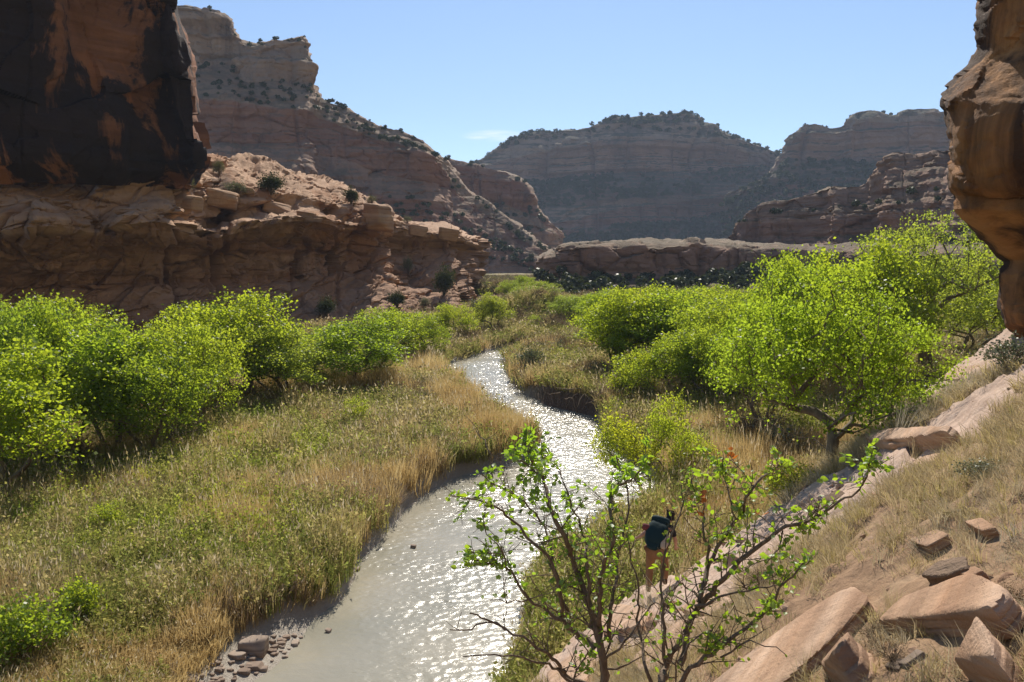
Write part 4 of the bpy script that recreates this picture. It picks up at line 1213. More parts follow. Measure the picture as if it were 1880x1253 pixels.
def tuft(name, seed, n, h, r, wd, lean, mat, plume=0.0, leafy=0.0):
    g = np.random.default_rng(seed)
    V, F4, F3, mi = [], [], [], []
    V2, F2 = [], []
    c = 0
    tips = []
    for i in range(n):
        a, rr = g.uniform(0, 6.28), r * math.sqrt(g.uniform(0, 1))
        b = np.array([rr * math.cos(a), rr * math.sin(a), -0.04])
        la = a + g.normal() * 0.8
        hh = h * g.uniform(0.55, 1.1)
        ld = lean * hh * g.uniform(0.2, 1.3)
        m = b + np.array([math.cos(la) * ld * 0.3, math.sin(la) * ld * 0.3, hh * 0.55])
        e = b + np.array([math.cos(la) * ld, math.sin(la) * ld, hh * (1 - 0.25 * min(1.2, ld / hh))])
        s = g.uniform(0, 3.14)
        w = np.array([math.cos(s), math.sin(s), 0]) * wd * 0.5 * g.uniform(0.7, 1.3)
        V += [b - w, b + w, m + w * 0.8, m - w * 0.8, e]
        F4.append((c, c + 1, c + 2, c + 3)); F3.append((c + 3, c + 2, c + 4))
        c += 5
        if g.uniform() < plume: tips.append((e, w * 1.9, np.array([math.cos(la), math.sin(la), 0])))
    parts4 = [np.array(F4)]; parts3 = [np.array(F3)]
    nbl = n
    npl = 0
    for e, w, d in tips:
        L = 0.13 * h
        q = [e - np.array([0, 0, L * 0.3]), e + w, e + np.array([0, 0, L]) + d * L * 0.5, e - w]
        V += q
        parts4.append(np.array([[c, c + 1, c + 2, c + 3]])); c += 4; npl += 1
    if leafy:
        k = int(n * leafy)
        cen = np.array([V[5 * g.integers(0, n) + 2] * np.array([1, 1, g.uniform(0.5, 1.9)]) + g.normal(size=3) * 0.05 for _ in range(k)])
        lv, lf = leaf_quads(cen, wd * 4.5, g)
        parts4.append(lf + c); V += list(lv); c += len(lv)
    f4 = np.concatenate(parts4)
    me = mesh_np(name, np.array(V), [f4, parts3[0]], smooth=False)
    me.materials.append(M[mat]); me.materials.append(M['plume'])
    if npl:
        idx = np.zeros(len(me.polygons), dtype=np.int32)
        idx[n:n + npl] = 1
        me.polygons.foreach_set('material_index', idx)
    return link('tuft', me)

# candidate spots all over the valley floor
nc_ = 270000
uu = rng.uniform(-160, 2000, nc_)
dd = 13 + 270 * rng.uniform(0, 1, nc_) ** 1.6
xx = (uu - 940) / FPX * dd * 1.01
yy = dd
rdc, sdc = river_dist(xx, yy)
hzc, hec = hill(xx, yy)
vzc = valley(xx, yy, rdc, sdc)
# left of this line stands the ledge
lft = ((xx + 44) * 67 - (yy - 64) * 38 > 0) | ((yy > 145) & (xx > -0.055 * yy))
ok = (rdc > 0.05) & (hzc < vzc - 0.02) & lft
xx, yy, uu, rdc, sdc, vzc = (a[ok] for a in (xx, yy, uu, rdc, sdc, vzc))
n_lo = fbm2(xx * 0.09, yy * 0.09, 3, 301)
n_md = fbm2(xx * 0.30, yy * 0.30, 3, 303)
n_hi = fbm2(xx * 0.9, yy * 0.9, 2, 305)
pu, pv_ = proj(np.stack([xx, yy, vzc], -1))
gold_f = n_md * 1.1 + n_lo * 0.6 + 0.5 * np.exp(-((pu - 330) / 260) ** 2 - ((pv_ - 790 + (pu - 330) * 0.25) / 45) ** 2) + 0.06 * np.exp(-(rdc / 2.5) ** 2) + 0.25 * np.exp(-((pu - 850) / 120) ** 2 - ((pv_ - 790) / 60) ** 2)
green_f = -0.02 + 0.35 * sstep(1030, 1130, pv_) - n_md * 1.0 + n_hi * 0.5 - 0.4 * n_lo + 0.35 * sstep(420, 100, pu) * sstep(900, 1050, pv_) + 0.15
bare = sstep(0.2, 0.5, n_hi * 0.8 + 0.5 * np.exp(-((pu - 330) / 260) ** 2 - ((pv_ - 1230) / 90) ** 2))
near_bar = np.exp(-((pu - 470) / 150) ** 2 - ((pv_ - 1235) / 60) ** 2)
u01 = rng.uniform(0, 1, len(xx))
keep = ((sdc < 0) | (rdc > 0.55 * np.exp(-((yy - 52) / 5.5) ** 4))) & (rng.uniform(0, 1, len(xx)) > 0.35 * bare) & (rdc > 0.05 + 1.5 * np.exp(-((xx + 6.0) / 2.2) ** 2 - ((yy - 18.7) / 1.9) ** 2) + 0.2 * rng.uniform(0, 1, len(xx)))
typ = np.where(gold_f + 1.0 * (u01 - 0.5) > green_f + 0.12, 0, np.where(rng.uniform(0, 1, len(xx)) > 0.5, 1, 2))
def spot(mask, zoff=-0.02):
    return np.stack([xx[mask], yy[mask], vzc[mask] + zoff], -1)
def rots(n, tilt=0.12):
    return np.stack([rng.normal(0, tilt, n), rng.normal(0, tilt, n), rng.uniform(0, 6.28, n)], -1)
def scl_at(y, base, var=0.35):
    s = base * np.exp(np.clip(rng.normal(0, var, len(y)), -0.8, 0.42))
    w = np.clip(y / 38, 0.75, 2.6)
    return np.stack([s * w, s * w, s], -1)
short = (0.68 + 0.32 * sstep(20, 30, yy)) * (1 - 0.5 * np.clip(near_bar * 1.5 + 0.7 * np.exp(-((pu - 260) / 330) ** 2 - ((pv_ - 1240) / 80) ** 2), 0, 1))
m0 = keep & (typ == 0)
hb0 = 0.95 + 0.6 * sstep(0.3, 0.9, gold_f[m0]) * sstep(24, 34, yy[m0]) 
s0 = scl_at(yy[m0], 0.85); s0[:, 2] *= (short[m0] * hb0)
scatter('golden_reeds', spot(m0), rots(m0.sum()), s0, [tuft('golden_tuft', 1, 26, 1.05, 0.30, 0.016, 0.22, 'gold', 0.03, 0.4), tuft('golden_tuft', 2, 30, 0.85, 0.34, 0.016, 0.35, 'gold', 0.0), tuft('golden_tuft', 3, 22, 1.2, 0.25, 0.018, 0.18, 'gold', 0.10)],
        'golden-brown reeds and tall grass over the valley floor')
m1 = keep & (typ == 1)
s1 = scl_at(yy[m1], 1.05); s1[:, 2] *= short[m1]
scatter('green_grass', spot(m1), rots(m1.sum()), s1, [tuft('green_tuft', 4, 26, 0.70, 0.34, 0.017, 0.35, 'green', 0, 2.0), tuft('green_tuft', 5, 22, 0.85, 0.30, 0.017, 0.30, 'green', 0, 3.5)],
        'green grass and leafy weeds between the golden reeds')
h1_ = np.exp(0.8 * fbm2(xx * 0.55, yy * 0.55, 2, 311))
s1[:, 2] *= h1_[m1]
m2 = keep & (typ == 2)
s2 = scl_at(yy[m2], 1.12); s2[:, 2] *= short[m2] * h1_[m2]
scatter('olive_grass', spot(m2), rots(m2.sum()), s2, [tuft('olive_tuft', 6, 28, 0.65, 0.36, 0.015, 0.45, 'olive', 0.03, 0.8), tuft('olive_tuft', 7, 24, 0.80, 0.32, 0.016, 0.30, 'olive', 0.05, 0.3)],
        'olive and half-dry grass mixed through the meadow')

# leafy yellow-green weeds and grey-brown dead stalks, in patches
nw_ = fbm2(xx * 0.20 + 40, yy * 0.20, 3, 321)
wd_ = nw_ + 0.55 * np.exp(-((pu - 430) / 170) ** 2 - ((pv_ - 950) / 60) ** 2) + 0.35 * np.exp(-((pu - 130) / 160) ** 2 - ((pv_ - 980) / 90) ** 2)
m3 = keep & (rng.uniform(0, 1, len(xx)) < 0.34 * sstep(0.12, 0.45, wd_))
s3 = scl_at(yy[m3], 1.15, 0.3); s3[:, 2] *= short[m3]
scatter('leafy_weeds', spot(m3), rots(m3.sum()), s3, [tuft('weed', 8, 9, 0.85, 0.22, 0.016, 0.25, 'weed', 0, 11.0), tuft('weed', 9, 7, 0.65, 0.25, 0.016, 0.4, 'weed', 0, 12.0)], 'yellow-green leafy weeds standing in patches of the meadow')
m4 = keep & (rng.uniform(0, 1, len(xx)) < 0.30 * sstep(0.1, 0.4, -nw_ + 0.3 * n_hi))
s4 = scl_at(yy[m4], 1.15, 0.3); s4[:, 2] *= short[m4]
scatter('dead_stalks', spot(m4), rots(m4.sum(), 0.25), s4, [tuft('stalks', 10, 30, 0.75, 0.35, 0.015, 0.8, 'stalk', 0, 0.6), tuft('stalks', 13, 24, 0.95, 0.28, 0.015, 0.5, 'stalk', 0.1)], 'grey-brown dead stalks and brush scattered through the meadow')

# ------------------------------------------------------------------ bushes
def bush_mesh(name, seed, H, W, nbr, per, leaf, lmat, bmat, rad=0.012, spread=1.0, leafr=0.10):
    g = np.random.default_rng(seed)
    paths, cen = [], []
    for i in range(nbr):
        a = g.uniform(0, 6.28); k = math.sqrt(g.uniform(0.02, 1)) * spread
        e = np.array([math.cos(a) * k * W / 2, math.sin(a) * k * W / 2, H * (1 - 0.45 * k * k) * g.uniform(0.75, 1.05)])
        m = e * np.array([0.35, 0.35, 0.5]) + g.normal(size=3) * 0.04 * H
        p = [np.array([e[0] * 0.05, e[1] * 0.05, -0.05]), m, e * 0.82 + g.normal(size=3) * 0.03 * H, e]
        paths.append((p, [rad, rad * 0.8, rad * 0.55, rad * 0.3]))
        for q in range(2):
            b = m + (e - m) * g.uniform(0.1, 0.8)
            t2 = b + (e - m) * 0.4 + g.normal(size=3) * 0.15 * H
            paths.append(([b, (b + t2) / 2 + g.normal(size=3) * .02 * H, t2], [rad * 0.5, rad * 0.4, rad * 0.2]))
            if per: cen.append(t2 + g.normal(size=(per, 3)) * leafr)
        if per:
            f = g.uniform(0.45, 1.05, size=(per, 1))
            cen.append(m + (e - m) * f + g.normal(size=(per, 3)) * leafr)
    tv, tf = tubes(paths, 3)
    st = mesh_np(name + '_stems', tv, tf); st.materials.append(M[bmat])
    fo = None
    if per:
        lv, lf = leaf_quads(np.concatenate(cen), leaf, g)
        fo = mesh_np(name + '_foliage', lv, lf, smooth=False); fo.materials.append(M[lmat])
    return st, fo, H, W

B = {'juniper': bush_mesh('juniper', 21, 1.5, 1.8, 60, 22, 0.10, 'juniper', 'bark', 0.02, leafr=0.12),
     'sage': bush_mesh('sage', 22, 0.9, 1.2, 46, 12, 0.055, 'sage', 'twig', 0.010, leafr=0.07),
     'green': bush_mesh('willow', 23, 1.3, 1.5, 55, 16, 0.07, 'leaf_dark', 'twig', 0.010, leafr=0.09),
     'dry': bush_mesh('brush', 24, 1.2, 1.6, 70, 5, 0.04, 'dry', 'twig', 0.012, leafr=0.08)}
def bush(kind, loc, h, w, rz, label, group=None, name='shrub', cat='shrub', noleaf=False):
    st, fo, H, W = B[kind]
    e = empty(name, loc, rz)
    e.scale = (w / W, w / W, h / H)
    tag(e, label, cat, group)
    link('stems', st, None, e)
    if fo is not None and not noleaf: link('foliage', fo, None, e)
    return e

def on_cliff(name, u, v, which=None):
    best = None
    for i, (pt, nn, kr) in enumerate(CL[name]):
        if which is not None and i != which: continue
        a, b = proj(pt)
        c = np.hypot(a - u, b - v)
        k = np.where(c < c.min() + 2.5)[0]
        k = k[pt[k, 1].argmin()]
        if best is None or c[k] < best[0]: best = (c[k], pt[k], nn[k])
    return best[1]

LEDGE = [('juniper', 500, 357, 32, 40, 'dark round juniper on the sunlit ledge, larger of the two'),
         ('juniper', 646, 372, 26, 22, 'small upright juniper near the lip of the sunlit ledge'),
         ('sage', 404, 320, 26, 22, 'pale green desert shrub just below the corner of the dark wall'),
         ('sage', 438, 358, 24, 40, 'sprawling pale green shrub above the ledge blocks'),
         ('sage', 346, 348, 26, 22, 'grey-green shrub at the foot of the dark wall'),
         ('sage', 685, 372, 14, 18, 'tiny pale shrub on the skyline of the ledge'),
         ('sage', 752, 505, 30, 20, 'green bush in the crack above the rubble slope'),
         ('juniper', 815, 540, 44, 34, 'dark shrub on the right of the rubble slope'),
         ('juniper', 728, 562, 26, 26, 'dark shrub low on the lit rubble'),
         ('sage', 780, 562, 18, 22, 'grey shrub low on the lit rubble slope'),
         ('juniper', 870, 585, 36, 40, 'dark bush at the foot of the ledge end'),
         ('juniper', 595, 580, 30, 30, 'shadowed dark bush at the foot of the shaded face'),
         ('sage', 750, 408, 12, 16, 'small shrub on top of the outer ledge block')]
for i, (k, u, v, h, w, lab) in enumerate(LEDGE):
    p_ = on_cliff('ledge_cliff', u, v)
    f = p_[1] / FPX
    bush(k, (p_[0], p_[1], p_[2] - 0.1), h * f, w * f, i * 1.7, lab, 'shrubs on the left ledge', 'juniper_shrub' if k == 'juniper' else 'desert_shrub')

# brush, sage and willow bushes on the valley floor
def at_ground(u, v):
    return seen(u, v)
VB = [('green', 60, 1225, 130, 150, 'large dark green bush at the lower left corner'),
      ('green', 150, 1150, 90, 90, 'green bush behind the corner bush at lower left'),
      ('dry', 130, 860, 60, 130, 'dry tangled brush under the left-edge cottonwoods'),
      ('dry', 560, 740, 46, 90, 'brown brush under the grey-green leaning cottonwood'),
      ('sage', 505, 905, 34, 50, 'grey-green sage in the middle of the left meadow'),
      ('sage', 520, 1010, 34, 70, 'silvery sage bush near the lower left bank'),
      ('green', 370, 1120, 34, 60, 'small leafy green bush in the short grass at lower left'),
      ('green', 600, 890, 40, 60, 'green bush in the meadow left of the river tip'),
      ('dry', 1385, 830, 90, 130, 'bare grey twiggy bush left of the great trunk'),
      ('dry', 1330, 745, 60, 100, 'brown bare bush under the right grove'),
      ('sage', 1420, 850, 70, 90, 'grey-green airy bush beside the bare twiggy one'),
      ('dry', 1180, 790, 50, 110, 'brown brush above the eroded bank'),
      ('sage', 975, 690, 50, 60, 'grey-green bush at the water edge inside the far bend'),
      ('dry', 940, 600, 40, 80, 'brown brush in the middle distance beyond the bend'),
      ('dry', 1010, 610, 36, 80, 'brown brush right of the little bright tree'),
      ('sage', 880, 580, 30, 46, 'dark sage below the ledge end'),
      ('green', 1070, 640, 30, 50, 'green bush by the edge of the right grove'),
      ('dry', 1090, 690, 34, 70, 'dry brush on the right bank below the grove'),
      ('green', 640, 660, 40, 50, 'small green bush between the left row cottonwoods'),
      ('sage', 650, 770, 26, 60, 'low grey sage beside the lone meadow sapling')]
for i, (k, u, v, h, w, lab) in enumerate(VB):
    p_ = at_ground(u, v)
    f = p_[1] / FPX
    bush(k, (p_[0], p_[1], p_[2] - 0.05), h * f, w * f, i * 1.3, lab, 'bushes on the valley floor', {'green': 'willow_bush', 'dry': 'dry_brush', 'sage': 'sage_bush'}[k])

# brown brush and sage spread thinly beyond the near meadow
mb = (rng.uniform(0, 1, len(xx)) < 0.05 + 0.10 * sstep(60, 95, yy) + 0.5 * sstep(130, 170, yy)) & (n_md + sstep(120, 160, yy) > -0.05) & (yy > 48) & (rdc > 1.5)
pb = spot(mb)
src = []
for k, nm in (('dry', 'brush'), ('sage', 'sage')):
    st, fo, H, W = B[k]
    v1 = np.empty(len(st.vertices) * 3, np.float32); st.vertices.foreach_get('co', v1)
    f1 = np.array([list(q.vertices) for q in st.polygons])
    v2 = np.empty(len(fo.vertices) * 3, np.float32); fo.vertices.foreach_get('co', v2)
    f2 = np.array([list(q.vertices) for q in fo.polygons])
    me = mesh_np(nm, np.concatenate([v1.reshape(-1, 3), v2.reshape(-1, 3)]), np.concatenate([f1, f2 + len(v1) // 3]), smooth=False)
    me.materials.append(M['twig']); me.materials.append(M['dry' if k == 'dry' else 'sage'])
    ix = np.zeros(len(me.polygons), np.int32); ix[len(f1):] = 1
    me.polygons.foreach_set('material_index', ix)
    src.append(link(nm, me))
scatter('brush_cover', pb, rots(len(pb), 0.05), np.stack([rng.uniform(0.6, 1.3, len(pb))] * 3, -1), src, 'low brown brush and sage thinly covering the farther valley floor')

# ------------------------------------------------------------------ far scrub: dark junipers on the talus of every cliff
def blob(name, seed, n=70):
    g = np.random.default_rng(seed)
    a = g.normal(size=(n, 3)); a /= np.linalg.norm(a, axis=1, keepdims=True)
    c = a * np.array([0.5, 0.5, 0.42]) * g.uniform(0.55, 1.05, size=(n, 1)) + np.array([0, 0, 0.38])
    lv, lf = leaf_quads(c, 0.30, g, nrm=a)
    me = mesh_np(name, lv, lf, smooth=False); me.materials.append(M['juniper'])
    return me
BL = [blob('juniper', 61), blob('juniper', 62)]
def scrub_points(name, which, n, seed, lo, hi, up=0.45, zones=None, top=True):
    """random surface points on gentle slopes"""
    g = np.random.default_rng(seed)
    pt, nn, kr = CL[name][which]
    u, v = proj(pt)
    dens = fbm(pt / 45.0, 3, seed)
    ok = (nn[:, 2] > up) & (u > -50) & (u < 1930) & (v > -50) & (dens + g.uniform(-0.35, 0.35, len(pt)) > -0.05)
    if zones is not None: ok &= np.isin(kr, zones)
    k = np.where(ok)[0]
    if len(k) == 0: return np.zeros((0, 3)), np.zeros(0)
    k = g.choice(k, size=min(n, len(k)), replace=False)
    p = pt[k] + g.normal(size=(len(k), 3)) * np.array([1, 1, 0])
    return p, g.uniform(lo, hi, len(k))
FAR = [('butte_ridge', 0, 800, 1.0, 2.6, 0.5, [1, 3, 6, 8]), ('canyon_spur', 0, 160, 2.0, 4.0, 0.5, None), ('mesa', 0, 3600, 3, 6, 0.42, [0, 1, 4, 7]), ('mesa', 1, 1700, 2.6, 5, 0.42, [0, 3, 4, 5]),
       ('bench_cliff', 0, 260, 1.0, 2.6, 0.5, [3, 6, 7]), ('bench_cliff', 1, 900, 1.0, 3.2, 0.2, [4, 5])]
allp, alls = [], []
for i, (nm, wh, n, lo, hi, up, zn) in enumerate(FAR):
    p_, s_2 = scrub_points(nm, wh, n, 400 + i, lo, hi, up, zn)
    allp.append(p_); alls.append(s_2)
allp, alls = np.concatenate(allp), np.concatenate(alls)
app = alls / allp[:, 1]
order = np.argsort(-app)
big, rest = order[:300], order[300:]
for i, k in enumerate(big):
    o = link('juniper_tree', BL[i % 2])
    o.location = allp[k] + np.array([0, 0, -0.12 * alls[k]])
    o.rotation_euler = (0, 0, i * 2.4)
    o.scale = (alls[k] * 1.1, alls[k] * 1.1, alls[k])
    tag(o, 'dark green juniper dotted on the rocky slope of a distant cliff', 'tree', 'junipers dotted over the canyon cliffs')
srcs = []
for m_ in BL: srcs.append(link('juniper', m_))
o = scatter('juniper_scrub', allp[rest], rots(len(rest), 0.0), np.stack([alls[rest] * 1.1, alls[rest] * 1.1, alls[rest]], -1), srcs, 'dark juniper scrub over the far talus slopes and mesa tops')
for q in o.children: q.scale = (3, 3, 3)

# ------------------------------------------------------------------ rocks
def cube_dirs(n):
    """cube-sphere: unit directions and quads, shared edges welded"""
    key, V, F = {}, [], []
    lin = np.tan(np.linspace(-math.pi / 4, math.pi / 4, n + 1))
    for ax in range(3):
        for sg in (-1, 1):
            g = {}
            for i in range(n + 1):
                for j in range(n + 1):
                    p = [0, 0, 0]; p[ax] = sg; p[(ax + 1) % 3] = lin[i]; p[(ax + 2) % 3] = lin[j]
                    k = tuple(round(q, 5) for q in p)
                    if k not in key: key[k] = len(V); V.append(p)
                    g[i, j] = key[k]
            for i in range(n):
                for j in range(n):
                    q = (g[i, j], g[i + 1, j], g[i + 1, j + 1], g[i, j + 1])
                    F.append(q if sg > 0 else q[::-1])
    return np.array(V, float), np.array(F)
CD = {n: cube_dirs(n) for n in (5, 8, 14, 26)}

def rock_from_planes(name, N, H, seed, res=14, asp=(1, 1, 1), amp=0.03, lay=0.0, mat='slab', basis=None, center=None):
    V, F = CD[res]
    d = V * np.array(asp)
    d = d / np.linalg.norm(d, axis=1, keepdims=True)
    dn = d @ np.asarray(N, float).T
    with np.errstate(divide='ignore'):
        rr = np.where(dn > 1e-4, np.asarray(H)[None, :] / np.maximum(dn, 1e-4), 1e6)
    k = 14.0
    m = rr.min(1, keepdims=True)
    r = m[:, 0] * (1 - 0.05 * (np.exp(-k * (rr / m - 1)).sum(1) - 1).clip(0, 2))
    p = d * r[:, None]
    size = np.ptp(p, axis=0).mean()
    q = p + seed * 3.7
    p = p + d * (amp * size * (0.6 * fbm(q / size * 2.0, 3, seed) + 0.4 * fbm(q / size * 7, 4, seed + 5)))[:, None]
    if lay:
        st = step_noise(p[:, 2] + 0.25 * lay * fbm(q / size * 2, 2, seed + 9), lay, seed + 3, q, 0.3)
        flat = np.array([1, 1, 0])
        p = p + d * flat * (0.02 * size * st)[:, None] * 2
    if basis is not None: p = p @ np.asarray(basis)
    if center is not None: p = p + center
    me = mesh_np(name, p, F, smooth=True)
    try: me.set_sharp_from_angle(angle=R_(32))
    except Exception: pass
    me.materials.append(M[mat])
    return me

def random_planes(g, n=9, dims=(1, 1, 1)):
    N = g.normal(size=(n, 3)); N /= np.linalg.norm(N, axis=1, keepdims=True)
    H = g.uniform(0.75, 1.0, n)
    N = np.concatenate([N, [[0, 0, 1], [0, 0, -1], [1, 0, 0], [-1, 0, 0], [0, 1, 0], [0, -1, 0]]])
    H = np.concatenate([H, g.uniform(0.7, 1, 6)])
    N = N / np.array(dims)
    l = np.linalg.norm(N, axis=1)
    return N / l[:, None], H * 0.5 / l

# plane frame of the hillside: along the contour, down the slope, outward
E1 = np.array([0.53, 0.85, 0]); E1 /= np.linalg.norm(E1)
E2 = np.array([NX, NY, -HS]); E2 /= np.linalg.norm(E2)
E3 = np.cross(E1, E2); E3 = E3 if E3[2] > 0 else -E3
BAS = np.stack([E1, E2, E3])

def slab(poly_px, lift, thick, seed, label, name='rock_slab', cat='rock', group=None, amp=0.02, tip=(0, 0), mat='slab', res=26):
    """a broken sandstone slab whose top outline is seen at these pixels, lying on the hill"""
    lift = lift * 0.8
    pts = np.array([on_plane(u, v, lift) for u, v in poly_px])
    c = pts.mean(0)
    q = (pts - c) @ BAS.T
    xy = q[:, :2]
    # convex hull half-planes
    N, H = [], []
    n = len(xy)
    area = 0.5 * np.sum(xy[:, 0] * np.roll(xy[:, 1], -1) - np.roll(xy[:, 0], -1) * xy[:, 1])
    if area < 0: xy = xy[::-1]
    for i in range(n):
        e = xy[(i + 1) % n] - xy[i]
        nn = np.array([e[1], -e[0]]); L = np.linalg.norm(nn)
        if L < 1e-4: continue
        nn /= L
        h = float(nn @ xy[i])
        if h < 0.02: h = 0.02
        v3 = np.array([nn[0], nn[1], 0.10 * math.sin(seed * 3 + i * 2.1)]); v3 /= np.linalg.norm(v3)
        N.append(v3); H.append(h)
    tz = np.array([tip[0], tip[1], 1.0]); tz /= np.linalg.norm(tz)
    N += [tz, [0, 0, -1]]; H += [thick * 0.5, thick * 0.5]
    ext = np.ptp(xy, axis=0)
    me = rock_from_planes(name, N, H, seed, res, (ext[0], ext[1], max(thick, 0.35 * min(ext))), amp, thick * 0.35, mat)
    B = BAS
    vs = np.empty(len(me.vertices) * 3, np.float32); me.vertices.foreach_get('co', vs)
    w = vs.reshape(-1, 3) @ B
    me.vertices.foreach_set('co', w.astype(np.float32).ravel()); me.update()
    o = link(name, me)
    o.location = c - E3 * thick * 0.5
    return tag(o, label, cat, group)

slab([(1602, 1129), (1645, 1082), (1775, 1049), (1858, 1089), (1822, 1132), (1696, 1131)], 0.26, 0.17, 3, 'largest flat tilted sandstone slab on the near slope at lower right', tip=(0.05, 0.05))
slab([(1262, 1290), (1350, 1215), (1470, 1125), (1560, 1072), (1592, 1096), (1500, 1190), (1420, 1262), (1340, 1320)], 0.18, 0.22, 5, 'long diagonal sandstone slab running down to the bottom edge of the picture')
slab([(1487, 1192), (1531, 1147), (1571, 1166), (1573, 1200), (1540, 1226), (1506, 1216)], 0.34, 0.26, 7, 'upright blocky stone leaning on the long diagonal slab', 'boulder', amp=0.02, tip=(0.1, 0.35))
slab([(1735, 1192), (1806, 1148), (1829, 1176), (1826, 1215), (1790, 1206)], 0.28, 0.24, 9, 'wedge-shaped stone below the largest slab near the right edge', 'boulder', amp=0.02, tip=(-0.2, 0.5))
slab([(1574, 797), (1650, 783), (1748, 777), (1738, 790), (1640, 806), (1602, 808)], 0.52, 0.36, 11, 'sharp thick slab jutting from the bedrock edge with its front in shade', amp=0.012)
slab([(1625, 885), (1690, 838), (1790, 812), (1815, 822), (1770, 858), (1680, 892)], 0.10, 0.12, 13, 'broad thin slab half covered by dry grass beneath the jutting slab')
slab([(1668, 990), (1718, 972), (1740, 980), (1700, 1002)], 0.10, 0.10, 15, 'small flat pale slab in the dry grass above the largest slab')
slab([(1768, 957), (1802, 950), (1828, 968), (1800, 974)], 0.12, 0.12, 17, 'small flat stone in dry grass near the right edge')
slab([(1645, 1218), (1684, 1190), (1698, 1195), (1662, 1220)], 0.10, 0.07, 19, 'narrow grey-green stone below the largest slab', mat='river_stone')
slab([(1624, 1222), (1640, 1206), (1660, 1210), (1648, 1228)], 0.08, 0.07, 21, 'small rounded grey-green stone beside the narrow one', mat='river_stone')
slab([(1000, 1236), (1050, 1200), (1090, 1205), (1070, 1250), (1010, 1262)], 0.25, 0.5, 23, 'smooth tan rock behind the foot of the left shrub', 'boulder', amp=0.03)
slab([(1085, 1140), (1130, 1108), (1195, 1118), (1180, 1145), (1110, 1158)], 0.25, 0.5, 25, 'tan boulder on the bank just below the hiker', 'boulder', amp=0.03)
slab([(1160, 1205), (1240, 1140), (1300, 1128), (1310, 1150), (1230, 1215), (1180, 1230)], 0.20, 0.35, 27, 'broad tan rock between the two shrubs', 'boulder', amp=0.03)
slab([(1245, 1115), (1300, 1085), (1345, 1098), (1300, 1125)], 0.22, 0.3, 29, 'rounded brown rock right of the hiker', 'boulder', amp=0.03)
slab([(1690, 1055), (1722, 1030), (1770, 1020), (1775, 1040), (1730, 1056)], 0.20, 0.16, 31, 'dark reddish broken stone just above the largest slab', amp=0.03, mat='ledge')
slab([(1755, 1050), (1790, 1037), (1805, 1045), (1780, 1058)], 0.16, 0.12, 33, 'small reddish stone beside the dark broken stone', amp=0.03)
slab([(1510, 915), (1535, 898), (1552, 905), (1530, 918)], 0.12, 0.2, 35, 'small dark block standing on the pale bedrock', 'boulder', amp=0.02, mat='ledge')
slab([(1715, 700), (1760, 672), (1800, 668), (1770, 695)], 0.05, 0.12, 37, 'thin pale plate on the bedrock below the overhanging rock')

# great blocks resting on the left ledge
for i_, (u, v, w_, hk_, lab) in enumerate([(410, 372, 70, 0.62, 'broad block on the ledge below the corner of the dark wall'), (352, 372, 44, 0.7, 'block at the left end of the row on the ledge'), (500, 385, 66, 0.45, 'long low block on the ledge under the round juniper'),
        (688, 405, 62, 0.85, 'great rounded block overhanging the lip of the ledge'), (770, 425, 40, 0.6, 'block on the notch between the ledge and its outer end'), (826, 432, 50, 0.5, 'flat layered block on the outer end of the ledge'), (560, 395, 34, 0.5, 'small block on the ledge right of the long low one'), (455, 350, 30, 0.6, 'reddish block beside the sprawling shrub on the ledge')]):
    p_ = on_cliff('ledge_cliff', u, v)
    s_ = w_ * p_[1] / FPX
    gg = np.random.default_rng(1200 + i_)
    o = link('boulder', rock_from_planes('boulder', *random_planes(gg, 5, (1, 0.8, hk_)), 1200 + i_, 26, (1, 0.8, hk_), 0.02, 0.16, 'boulder'))
    o.location = (p_[0], p_[1] + 0.1 * s_, p_[2] + 0.05 * s_); o.scale = (s_, s_, s_); o.rotation_euler = (0, 0.15, gg.uniform(-0.5, 0.5))
    tag(o, lab, 'boulder')

# roots hanging from the eroded bank
gr = np.random.default_rng(77)
rb_ = seen(1090, 742)
pths = []
for i_ in range(26):
    b0 = np.array([gr.uniform(-2.2, 2.2), gr.uniform(-1.2, 1.2), gr.uniform(0.2, 1.1)])
    pth = [b0]
    d_ = gr.normal(size=3) * np.array([1, 0.6, 0.3]) + np.array([-0.3, -0.5, -0.3])
    for q_ in range(5):
        d_ = d_ + gr.normal(size=3) * 0.35; pth.append(pth[-1] + d_ / np.linalg.norm(d_) * gr.uniform(0.15, 0.4))
    pths.append((pth, np.linspace(0.035, 0.012, 6)))
tv, tf = tubes(pths, 4)
me = mesh_np('root_tangle', tv, tf); me.materials.append(M['twig'])
o = link('root_tangle', me); o.location = rb_
tag(o, 'tangle of dead roots sticking out of the dark eroded bank', 'roots')

